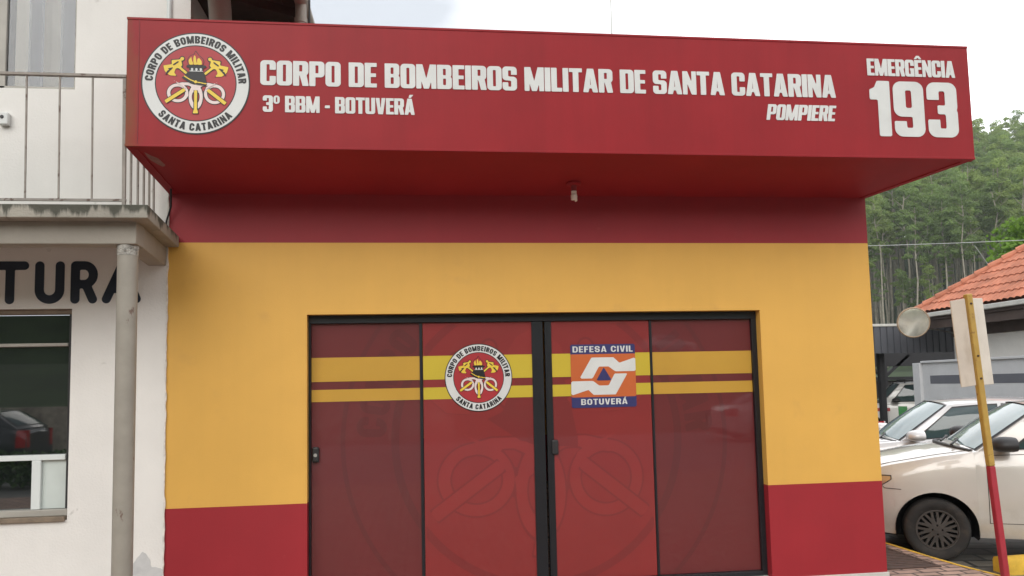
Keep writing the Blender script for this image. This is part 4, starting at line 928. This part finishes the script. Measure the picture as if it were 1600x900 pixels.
beige, _ = make_car("hatchback_car", "beige hatchback with dusty wheel covers, its front wheel against the yellow kerb", "car", hatch, m_beige, 'cars parked beside the station', m_trim)
def park(root, px, py, u, half, deg, z):      # px, py: the point of the left flank that lies u behind the nose
    a = R(deg); place(root, px - u * math.cos(a) + half * math.sin(a), py + u * math.sin(a) + half * math.cos(a), z, -deg)
park(beige, 6.63, .95, .78, .80, 26, LOTZ)
silver, _ = make_car("sedan_car", "silver sedan parked between the beige hatchback and the grey block wall", "car", sedan, m_silver, 'cars parked beside the station')
park(silver, 8.3, 3.4, 1.60, .86, 20, LOTZ)
white, _ = make_car("hatchback_car", "white hatchback with red tail lamp showing just past the station corner", "car", hatch, m_whitecar, 'cars parked beside the station')
park(white, 10.0, 7.0, 3.8, .60, 20, LOTZ - .05)
pol, inf = make_car("patrol_car", "white and green patrol wagon parked in the dark under the carport", "car", suv, m_whitecar, None, m_trim)
b = MB(); sp_pt = inf['sp']
b.grid([[sp_pt(u, z, -1, .007) for z in np.linspace(.55, 1.0, 6)] for u in np.linspace(1.72, 1.96, 6)], m_green); b.build("green_stripe", pol)
b = MB(); b.grid([[sp_pt(u, z, -1, .007) for z in np.linspace(.86, .96, 4)] for u in np.linspace(.55, 1.5, 8)], m_reddecal); b.build("red_stripe", pol)
b = MB()
for (r_, m_, e) in ((.17, m_reddecal, .009), (.12, m_letter, .011), (.06, m_vblack, .013)):
    b.add([sp_pt(2.22 + r_ * math.cos(t), .82 + r_ * math.sin(t), -1, e) for t in np.linspace(0, 2 * math.pi, 20, endpoint=False)], [tuple(range(20))], m_)
b.build("round_decal", pol)
b = MB()
for s_n in (-1, 1):
    b.tube([(1.95, s_n * .52, 1.76), (3.9, s_n * .52, 1.76)], .02, m_trim, 8)
for u in (2.0, 2.9, 3.8): b.bar((u, -.55, 1.78), (u, .55, 1.78), .04, .03, m_trim); b.bar((u, -.52, 1.68), (u, -.52, 1.77), .03, .03, m_trim); b.bar((u, .52, 1.68), (u, .52, 1.77), .03, .03, m_trim)
b.build("roof_rack", pol)
place(pol, 14.7, 17.0, LOTZ - .13, -24)
# cars across the street, seen only as reflections in the glass
dk, _ = make_car("hatchback_car", "charcoal hatchback across the street, mirrored in the lower window", "car", hatch, m_darkcar, 'cars across the street')
place(dk, -10.6, -13.0, LOTZ - .02, 2)
s2 = copy_tree(silver); tag(s2, "silver sedan on the raised road, mirrored in the door glass", "car", 'cars across the street'); s2.location = (22.6, -50, 3.72); s2.rotation_euler = (0, 0, R(180))
s3 = copy_tree(silver); tag(s3, "silver sedan across the street, mirrored in the right door panel", "car", 'cars across the street'); s3.location = (15.0, -16.2, LOTZ - .02); s3.rotation_euler = (0, 0, R(176))

# ================================================================== TILED HOUSE, WALL, CARPORT
th = thing("tiled_house", "white house with orange tiled hip roof behind the grey block wall", "house", (17, 10, -.3))
EX, EY, EZ, K = 15.72, 14.3, 3.27, .77
b = MB()
RUN = 4.6; na, nb = 10.3 / .2, RUN / .30
def tile_h(a, t): 
    return .035 * abs(math.sin(math.pi * a / .2)) + .03 * (1 - (t / .30) % 1.0)
ga = np.arange(0, 10.4, .2 / 6); gb = []
t = 0
while t < RUN: gb += [t, t + .02, t + .15, t + .298]; t += .30
nr = Vector((-K, 0, 1)).normalized()
idx = {}; V = []; F = []
for i, a in enumerate(ga):
    for j, t in enumerate(gb):
        h = tile_h(a, t); p = Vector((EX + t, EY - a, EZ + K * t + .1)) + nr * h; idx[i, j] = len(V); V.append(p)
for i in range(len(ga) - 1):
    for j in range(len(gb) - 1):
        if ga[i] >= gb[j] - .02: F.append((idx[i, j], idx[i, j + 1], idx[i + 1, j + 1], idx[i + 1, j]))
b.add(V, F, m_rooftile)
ap = Vector((EX + RUN, EY - RUN, EZ + K * RUN + .1)); e0 = Vector((EX, EY, EZ + .1)); e1 = Vector((EX + 2 * RUN, EY, EZ + .1)); e2 = Vector((EX + 2 * RUN, EY - 10.3, EZ + .1)); r2_ = Vector((EX + RUN, EY - 10.3, EZ + K * RUN + .1))
b.add([e0, e1, ap, e2, r2_], [(1, 0, 2), (3, 1, 2, 4)], m_rooftile)
roof = b.build("roof", th)
b = MB(); d = (ap - e0); L_ = d.length; n_ = int(L_ / .36)
for k in range(n_):
    p, q_ = e0 + d * (k / n_), e0 + d * ((k + 1.12) / n_); b.tube([p + Vector((0, 0, .05)), q_ + Vector((0, 0, .03))], [.115, .09], m_rooftile, 10)
for k in range(16): b.tube([ap + Vector((0, -.36 * k, .06)), ap + Vector((0, -.36 * k - .4, .04))], [.115, .09], m_rooftile, 10)
b.build("ridge_tiles", roof, smooth=True)
b = MB(); b.box(16.42, 4.2, -.4, 24.2, 13.6, 3.24, m_housewall); b.build("wall", th)
b = MB(); b.box(EX + .02, 4.0, 3.13, 16.419, 14.2, 3.25, m_fascia); b.box(16.419, 13.601, 3.13, 24.8, 14.2, 3.25, m_fascia); b.box(15.80, 4.0, 2.90, 15.86, 14.0, 3.129, m_fascia); b.box(16.37, 4.0, 2.66, 16.418, 13.62, 3.128, m_fascia); b.build("soffit", th)
b = MB(); b.box(EX - .10, 4.0, EZ - .06, EX + .016, EY + .02, EZ + .06, m_gutter); b.build("gutter", th, bevel=.02)
b = MB(); b.tube([(EX - .04, 13.95, EZ - .05), (EX - .02, 13.95, EZ - .28), (16.36, 13.4, EZ - .52), (16.36, 13.4, -.3)], .055, m_gutter, 12); b.build("downpipe", th, smooth=True)
b = MB(); b.box(16.40, 9.9, 1.35, 16.43, 11.0, 2.3, m_carglass); b.build("window", th)

fw = thing("boundary_wall", "grey block wall with dark painted stripe below the tiled house", "wall", (14.3, 9, -.3))
b = MB(); b.box(14.3, 3.0, -.4, 14.45, 11.98, 1.93, m_greywall); b.build("wall_face", fw)
b = MB(); b.box(14.296, 3.0, 1.42, 14.3, 11.7, 1.62, m_greystripe); b.build("painted_stripe", fw)
b = MB(); b.box(14.25, 3.0, 1.931, 14.5, 11.98, 1.985, m_greywall); b.build("coping", fw, bevel=.008)
b = MB(); b.box(14.22, 11.981, -.4, 14.52, 12.25, 1.94, m_greywall); b.build("end_pillar", fw, bevel=.01)

cp = thing("carport", "dark steel carport with grey ribbed fascia behind the parked cars", "carport", (14, 17, -.4))
b = MB(); fx0, fx1, fy = 6.5, 17.3, 14.55; n_ = int((fx1 - fx0) / .06); V = []; prof = []
for k in range(int((fx1 - fx0) / .2)):
    x = fx0 + k * .2; prof += [(x, 0), (x + .155, 0), (x + .165, .03), (x + .19, .03)]
b.grid([[(x, fy + y, z) for (x, y) in prof] for z in (2.285, 3.045)], m_corr); b.build("fascia", cp)
b = MB(); b.box(fx0, fy - .03, 3.046, fx1, fy + .12, 3.12, m_gutter); b.build("fascia_cap", cp, bevel=.01)
b = MB(); b.box(fx0, fy + .13, 2.86, fx1, 20.5, 2.95, m_frame); b.build("roof", cp)
for x in (9.0, 12.0, 15.11): 
    b = MB(); b.box(x - .075, 14.9, -.4, x + .075, 15.05, 2.859, m_frame); b.build("post", cp)
for x in (9.5, 13.0, 16.1, 18.6):
    b = MB(); b.box(x - .09, 20.2, -.4, x + .09, 20.4, 2.859, m_frame); b.build("post", cp)
b = MB()
b.box(fx0, 20.25, 1.50, 22, 20.35, 1.62, m_frame); b.box(fx0, 20.25, 2.0, 22, 20.35, 2.855, m_frame)
for x in (13.0, 16.1, 18.6): b.bar((x, 20.3, 1.6), (x - 1.0, 20.3, 2.4), .1, .1, m_frame); b.bar((x, 20.3, 1.6), (x + 1.0, 20.3, 2.4), .1, .1, m_frame)
b.build("back_truss", cp)
b = MB(); b.box(fx0, 20.36, -.4, 22, 20.5, 1.49, mat("shed_back_wall", (.06, .055, .05), rough=.9)); b.build("back_wall", cp)

rm = thing("convex_mirror", "round weathered convex mirror on an arm beside the tiled roof's corner", "mirror", (15.06, 13.3, 3.05))
mc = Vector((15.06, 13.3, 3.05)); axm = (Vector((1.81, -5.86, 1.58)) - mc).normalized(); axm = (axm + Vector((.22, 0, -.05))).normalized()
k_ = 1.2; sc_p = lambda pr: [(r_ * k_, h_ * k_) for r_, h_ in pr]
b = MB(); b.lathe(sc_p([(0, .024), (.08, .023), (.16, .018), (.24, .011), (.29, .005), (.318, .0)]), mc, axm, m_mirror, 40); b.build("mirror_face", rm, smooth=True)
b = MB(); b.lathe(sc_p([(.313, .002), (.326, .012), (.338, -.002), (.345, -.02), (.30, -.06), (.15, -.09), (0, -.095)]), mc, axm, m_mirrorrim, 40); b.build("rim", rm, smooth=True)
b = MB(); b.tube([mc - axm * .1, mc - axm * .2 + Vector((.3, .15, .0)), (15.70, 13.9, 3.04)], .03, m_gutter, 8); b.build("bracket", rm, smooth=True)
b = MB(); b.lathe([(0, 0), (.075, 0), (.08, .11), (.0, .12)], mc - axm * .15 + Vector((.44, .1, -.2)), (0, 0, 1), m_gutter, 16); b.build("lamp_cap", rm, smooth=True)

b = MB(); pts = [Vector((-14, 20, 5.9)).lerp(Vector((44, 21, 7.0)), i / 24) for i in range(25)]
for i, p in enumerate(pts): t = i / 24; p.z += -1.2 * 4 * t * (1 - t) + 1.15
b.tube(pts, .014, m_wire, 6); b.tube([(22.4, 20.1, 6.41), (22.95, 20.2, 5.75), (23.6, 20.4, 5.1)], .012, m_wire, 6)
tag(b.build("power_cable", smooth=True), "thin pale overhead cable crossing in front of the forest", "cable")

# ================================================================== TREES AND HILLS
CXX, CYY = 1.81, -5.86
def terrain_z(D, az):
    """wooded slope on the right: height by distance and bearing from the street"""
    t = max(0., min(1., (D - 128) / 110)); base = -1 + 4 * max(0, min(1, (D - 30) / 90))
    e = 1 - .12 * max(0, min(1, (37.5 - az) / 5.0)); return base + 41 * e * (t ** 1.05)
b = MB()
azs = np.linspace(8, 78, 52); ds = np.linspace(30, 270, 44)
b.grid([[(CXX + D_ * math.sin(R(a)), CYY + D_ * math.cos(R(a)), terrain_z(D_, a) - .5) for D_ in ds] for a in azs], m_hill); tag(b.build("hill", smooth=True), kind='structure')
def leaf_quad(V, F, p, s, rg, flat=.0, out=None):
    n = Vector((rg.gauss(0, 1), rg.gauss(0, 1), rg.gauss(0, 1) + flat)).normalized()
    if out is not None: n = (n * .75 + out).normalized()
    a = n.orthogonal().normalized(); a.rotate(Matrix.Rotation(rg.random() * 6.28, 3, n)); c = n.cross(a)
    b0 = len(V); l_, w_ = s * (.7 + .6 * rg.random()), s * (.4 + .4 * rg.random())
    V += [p - a * l_, p + c * w_, p + a * l_, p - c * w_]; F.append((b0, b0 + 1, b0 + 2, b0 + 3))
def crown_mesh(name, H, r, z0, nclump, per, leaf, m, seed, top=True, squash=.75):
    rg = random.Random(seed); V, F = [], []
    for k in range(nclump):
        t = (k + rg.random()) / nclump; z = z0 + (H - z0) * t
        env = (math.sin(math.pi * min(.98, .16 + .76 * t)) ** .8) if top else math.sin(math.pi * min(1, .22 + .70 * t))
        a = rg.random() * 6.283; q = math.sqrt(rg.random()) * r * env * .85
        c = Vector((q * math.cos(a), q * math.sin(a), z)); cr = r * (.30 + .2 * rg.random()) * (1.1 if t > .9 else 1)
        for _ in range(per):
            d = Vector((rg.gauss(0, 1), rg.gauss(0, 1), rg.gauss(0, 1))).normalized()
            if d.z < -.25: d.z *= -rg.random()
            p = c + Vector((d.x * cr, d.y * cr, d.z * cr * squash)) * (.75 + .3 * rg.random())
            leaf_quad(V, F, p, leaf, rg, .3, d)
    me = bpy.data.meshes.new(name); me.from_pydata([tuple(v) for v in V], [], F); me.materials.append(m); return me
def trunk_mesh(name, H, r, seed, branches=6, r_cr=2.0, z0=12):
    rg = random.Random(seed); b = MB(); pts = [(rg.gauss(0, .12) * i / 3, rg.gauss(0, .12) * i / 3, H * .96 * i / 6) for i in range(7)]
    b.tube(pts, [r * (1 - .8 * i / 6) for i in range(7)], m_bark, 7)
    for k in range(branches):
        z = z0 + (H - z0) * (.05 + .8 * k / branches); a = rg.random() * 6.28; l_ = r_cr * .7
        i = min(5, int(z / (H * .96) * 6)); p = Vector(pts[i]).lerp(Vector(pts[i + 1]), z / (H * .96) * 6 - i)
        b.tube([p, p + Vector((math.cos(a) * l_ * .5, math.sin(a) * l_ * .5, l_ * .4)), p + Vector((math.cos(a) * l_, math.sin(a) * l_, l_ * .9))], [r * .3, r * .2, r * .08], m_bark, 5, False)
    me = bpy.data.meshes.new(name); me.from_pydata(b.v, [], b.f); me.materials.append(m_bark)
    me.polygons.foreach_set('use_smooth', [True] * len(me.polygons)); return me
protos = []
for k in range(7):
    H = 23 + 4 * rnd.random(); r = 1.9 + .5 * rnd.random(); z0 = H * (.58 + .08 * rnd.random())
    protos.append((trunk_mesh("trunk", H, .17 + .05 * rnd.random(), 50 + k, 7, r, z0), crown_mesh("crown", H, r, z0, 20, 130, .165, m_leafA if k % 3 else m_leafB, 90 + k)))
spots = []
for i in range(24):
    D_ = 130 + 4.6 * i + (0 if i < 20 else 0)
    n_ = 12 if i < 20 else 11
    for j in range(n_):
        az_ = 31.4 + 10.6 * (j + .5 * (i % 2) + rnd.uniform(-.32, .32)) / n_
        spots.append((D_ + rnd.uniform(-2, 2), az_))
spots = spots[:286]
for (D_, az_) in spots:
    tm, cm = protos[rnd.randrange(7)]; s = rnd.uniform(.86, 1.14) if D_ > 141 or rnd.random() < .45 else rnd.uniform(.4, .62)
    e = empty("eucalyptus_tree", (CXX + D_ * math.sin(R(az_)), CYY + D_ * math.cos(R(az_)), terrain_z(D_, az_) - .6)); e.scale = (s * rnd.uniform(.9, 1.15), s * rnd.uniform(.9, 1.15), s); e.rotation_euler = (rnd.gauss(0, .015), rnd.gauss(0, .015), rnd.random() * 6.28)
    tag(e, "tall slender eucalyptus of the plantation on the hillside", "tree", "eucalyptus trees on the hillside")
    for nm, me in (("trunk", tm), ("crown", cm)):
        o = bpy.data.objects.new(nm, me); o.parent = e; col.objects.link(o)
rg = random.Random(11); V, F = [], []
for k in range(360):                       # scrub along the ridge
    D_, az_ = rg.uniform(205, 246), rg.uniform(29, 44); cr = rg.uniform(1.2, 2.2); c = Vector((CXX + D_ * math.sin(R(az_)), CYY + D_ * math.cos(R(az_)), terrain_z(D_, az_) + rg.uniform(.5, 9)))
    for _ in range(60):
        d = Vector((rg.gauss(0, 1), rg.gauss(0, 1), rg.gauss(0, 1))).normalized(); leaf_quad(V, F, c + d * cr * (.7 + .3 * rg.random()), .26, rg, .3, d)
me = bpy.data.meshes.new("undergrowth"); me.from_pydata([tuple(v) for v in V], [], F); me.materials.append(m_leafB); o = bpy.data.objects.new("undergrowth", me); col.objects.link(o); tag(o, "dense green scrub between the trunks along the ridge", "undergrowth", kind='stuff')
# the rest of the plantation on both sides of the trees above, as one mass
qv, qm = [], []
for k in range(330):
    az_ = rg.uniform(11, 30.6) if k % 2 else rg.uniform(42.6, 72); D_ = rg.uniform(130, 240)
    H, r = 25 * rg.uniform(.85, 1.15), rg.uniform(2.0, 2.7); zc_ = H * .58; V, F = [], []
    for c_ in range(16):
        t_ = (c_ + rg.random()) / 16; env = math.sin(math.pi * min(.98, .16 + .76 * t_)) ** .8; a = rg.random() * 6.283; q_ = math.sqrt(rg.random()) * r * env * .85
        c = Vector((q_ * math.cos(a), q_ * math.sin(a), zc_ + (H - zc_) * t_)); cr = r * (.34 + .2 * rg.random())
        for _ in range(30):
            d = Vector((rg.gauss(0, 1), rg.gauss(0, 1), rg.gauss(0, 1))).normalized(); d.z = abs(d.z) if rg.random() < .8 else d.z
            leaf_quad(V, F, c + Vector((d.x * cr, d.y * cr, d.z * cr * .75)), .3, rg, .3, d)
    qm += [0] * len(F)
    for f_ in range(3):
        a0, a1 = f_ * 2.094, (f_ + 1) * 2.094; V += [Vector((.2 * math.cos(a0), .2 * math.sin(a0), 0)), Vector((.2 * math.cos(a1), .2 * math.sin(a1), 0)), Vector((.07 * math.cos(a1), .07 * math.sin(a1), H * .9)), Vector((.07 * math.cos(a0), .07 * math.sin(a0), H * .9))]; qm.append(1)
    o3 = np.array([CXX + D_ * math.sin(R(az_)), CYY + D_ * math.cos(R(az_)), terrain_z(D_, az_) - .6]); qv.append(np.array([tuple(v) for v in V]) + o3)
qv = np.concatenate(qv).astype(np.float32); nq = len(qv) // 4
me = bpy.data.meshes.new("eucalyptus_forest"); me.vertices.add(len(qv)); me.vertices.foreach_set('co', qv.ravel()); me.loops.add(len(qv)); me.loops.foreach_set('vertex_index', np.arange(len(qv), dtype=np.int32))
me.polygons.add(nq); me.polygons.foreach_set('loop_start', np.arange(0, len(qv), 4, dtype=np.int32)); me.materials.append(m_leafA); me.materials.append(m_bark); me.polygons.foreach_set('material_index', np.array(qm, dtype=np.int32)); me.update(calc_edges=True)
o = bpy.data.objects.new("eucalyptus_forest", me); col.objects.link(o); tag(o, "rest of the eucalyptus plantation to both sides of the visible slope", "forest", kind='stuff')
# leafy tree behind the house
lt = thing("leafy_tree", "bright green broad-leaved tree rising behind the orange tiled roof", "tree", (28.3, 24.5, -.5))
b = MB(); b.tube([(28.3, 24.5, -.5), (28.4, 24.5, 3), (28.2, 24.6, 6.2), (28.3, 24.6, 7.2)], [.18, .14, .09, .04], m_bark, 9)
for a in range(7): b.tube([(28.3, 24.5, 3.8 + .3 * a), (28.3 + .8 * math.cos(a * 2.1), 24.5 + .8 * math.sin(a * 2.1), 4.6 + .3 * a), (28.3 + 1.3 * math.cos(a * 2.1), 24.5 + 1.3 * math.sin(a * 2.1), 5.2 + .3 * a)], [.06, .04, .02], m_bark, 6)
b.build("trunk", lt, smooth=True)
me = crown_mesh("crown", 8.6, 1.75, 4.2, 90, 34, .13, m_leafC, 5, False); o = bpy.data.objects.new("crown", me); o.parent = lt; o.location = (0, 0, 0); col.objects.link(o)
# the other side of the street: wooded bank, hedge, low wall (mirrored in the panes)
b = MB(); xs = np.linspace(-110, 150, 40)
b.grid([[(x, y, z + 2.0 * math.sin(x * .11 + y) * (z > 5)) for x in xs] for (y, z) in ((-24, -.4), (-34, 1.5), (-44, 3.55), (-54, 3.7), (-56, 5), (-75, 14), (-110, 30), (-150, 42))], m_hill); tag(b.build("terrain", smooth=True), kind='structure')
rg = random.Random(3); V, F = [], []
for k in range(420):
    x = rg.uniform(-75, 110); y = rg.uniform(-100, -58); z = float(np.interp(-y, [54, 56, 75, 110], [3.7, 5, 14, 30])) + rg.uniform(1, 8); cr = rg.uniform(1.8, 3.6)
    for _ in range(26):
        d = Vector((rg.gauss(0, 1), rg.gauss(0, 1), rg.gauss(0, 1))).normalized() * cr * rg.random() ** .4; leaf_quad(V, F, Vector((x, y, z)) + d, .75, rg, .4)
me = bpy.data.meshes.new("forest"); me.from_pydata([tuple(v) for v in V], [], F); me.materials.append(m_leafB); o = bpy.data.objects.new("forest", me); col.objects.link(o); tag(o, "dense dark forest on the bank across the street", "forest", kind='stuff')
V, F = [], []
for k in range(5200):
    x = rg.uniform(-9, -.5); y = rg.uniform(-10.4, -9.6); z = rg.uniform(0, .62); leaf_quad(V, F, Vector((x, y, z - .1)), .07, rg, .5)
me = bpy.data.meshes.new("hedge"); me.from_pydata([tuple(v) for v in V], [], F); me.materials.append(m_hedge); o = bpy.data.objects.new("hedge", me); col.objects.link(o); tag(o, "low clipped hedge at the street edge mirrored in the lower window", "hedge", kind='stuff')
b = MB(); b.box(-26, -20.4, -.3, 3, -20.1, 1.25, mat("old_mottled_wall", (.42, .37, .3), rough=.9, var=.55, scale=2.2)); tag(b.build("street_wall"), "low mottled wall across the street, mirrored in the lower window", "wall")

# ------------------------------------------------------------------ thin air between the street and the wooded slope
hm = bpy.data.materials.new("haze"); hm.use_nodes = True; t = hm.node_tree; t.nodes.clear()
o_ = t.nodes.new("ShaderNodeOutputMaterial"); pv = t.nodes.new("ShaderNodeVolumePrincipled"); pv.inputs['Color'].default_value = (.9, .93, .96, 1); pv.inputs['Density'].default_value = .00048
pv.inputs['Anisotropy'].default_value = .2
t.links.new(pv.outputs[0], o_.inputs['Volume'])
b = MB(); b.box(-620, -620, -1.6, 620, 620, 110, hm); hz = b.build("haze"); tag(hz, kind='stuff'); hz['label'] = "thin pale haze over the wooded slope"
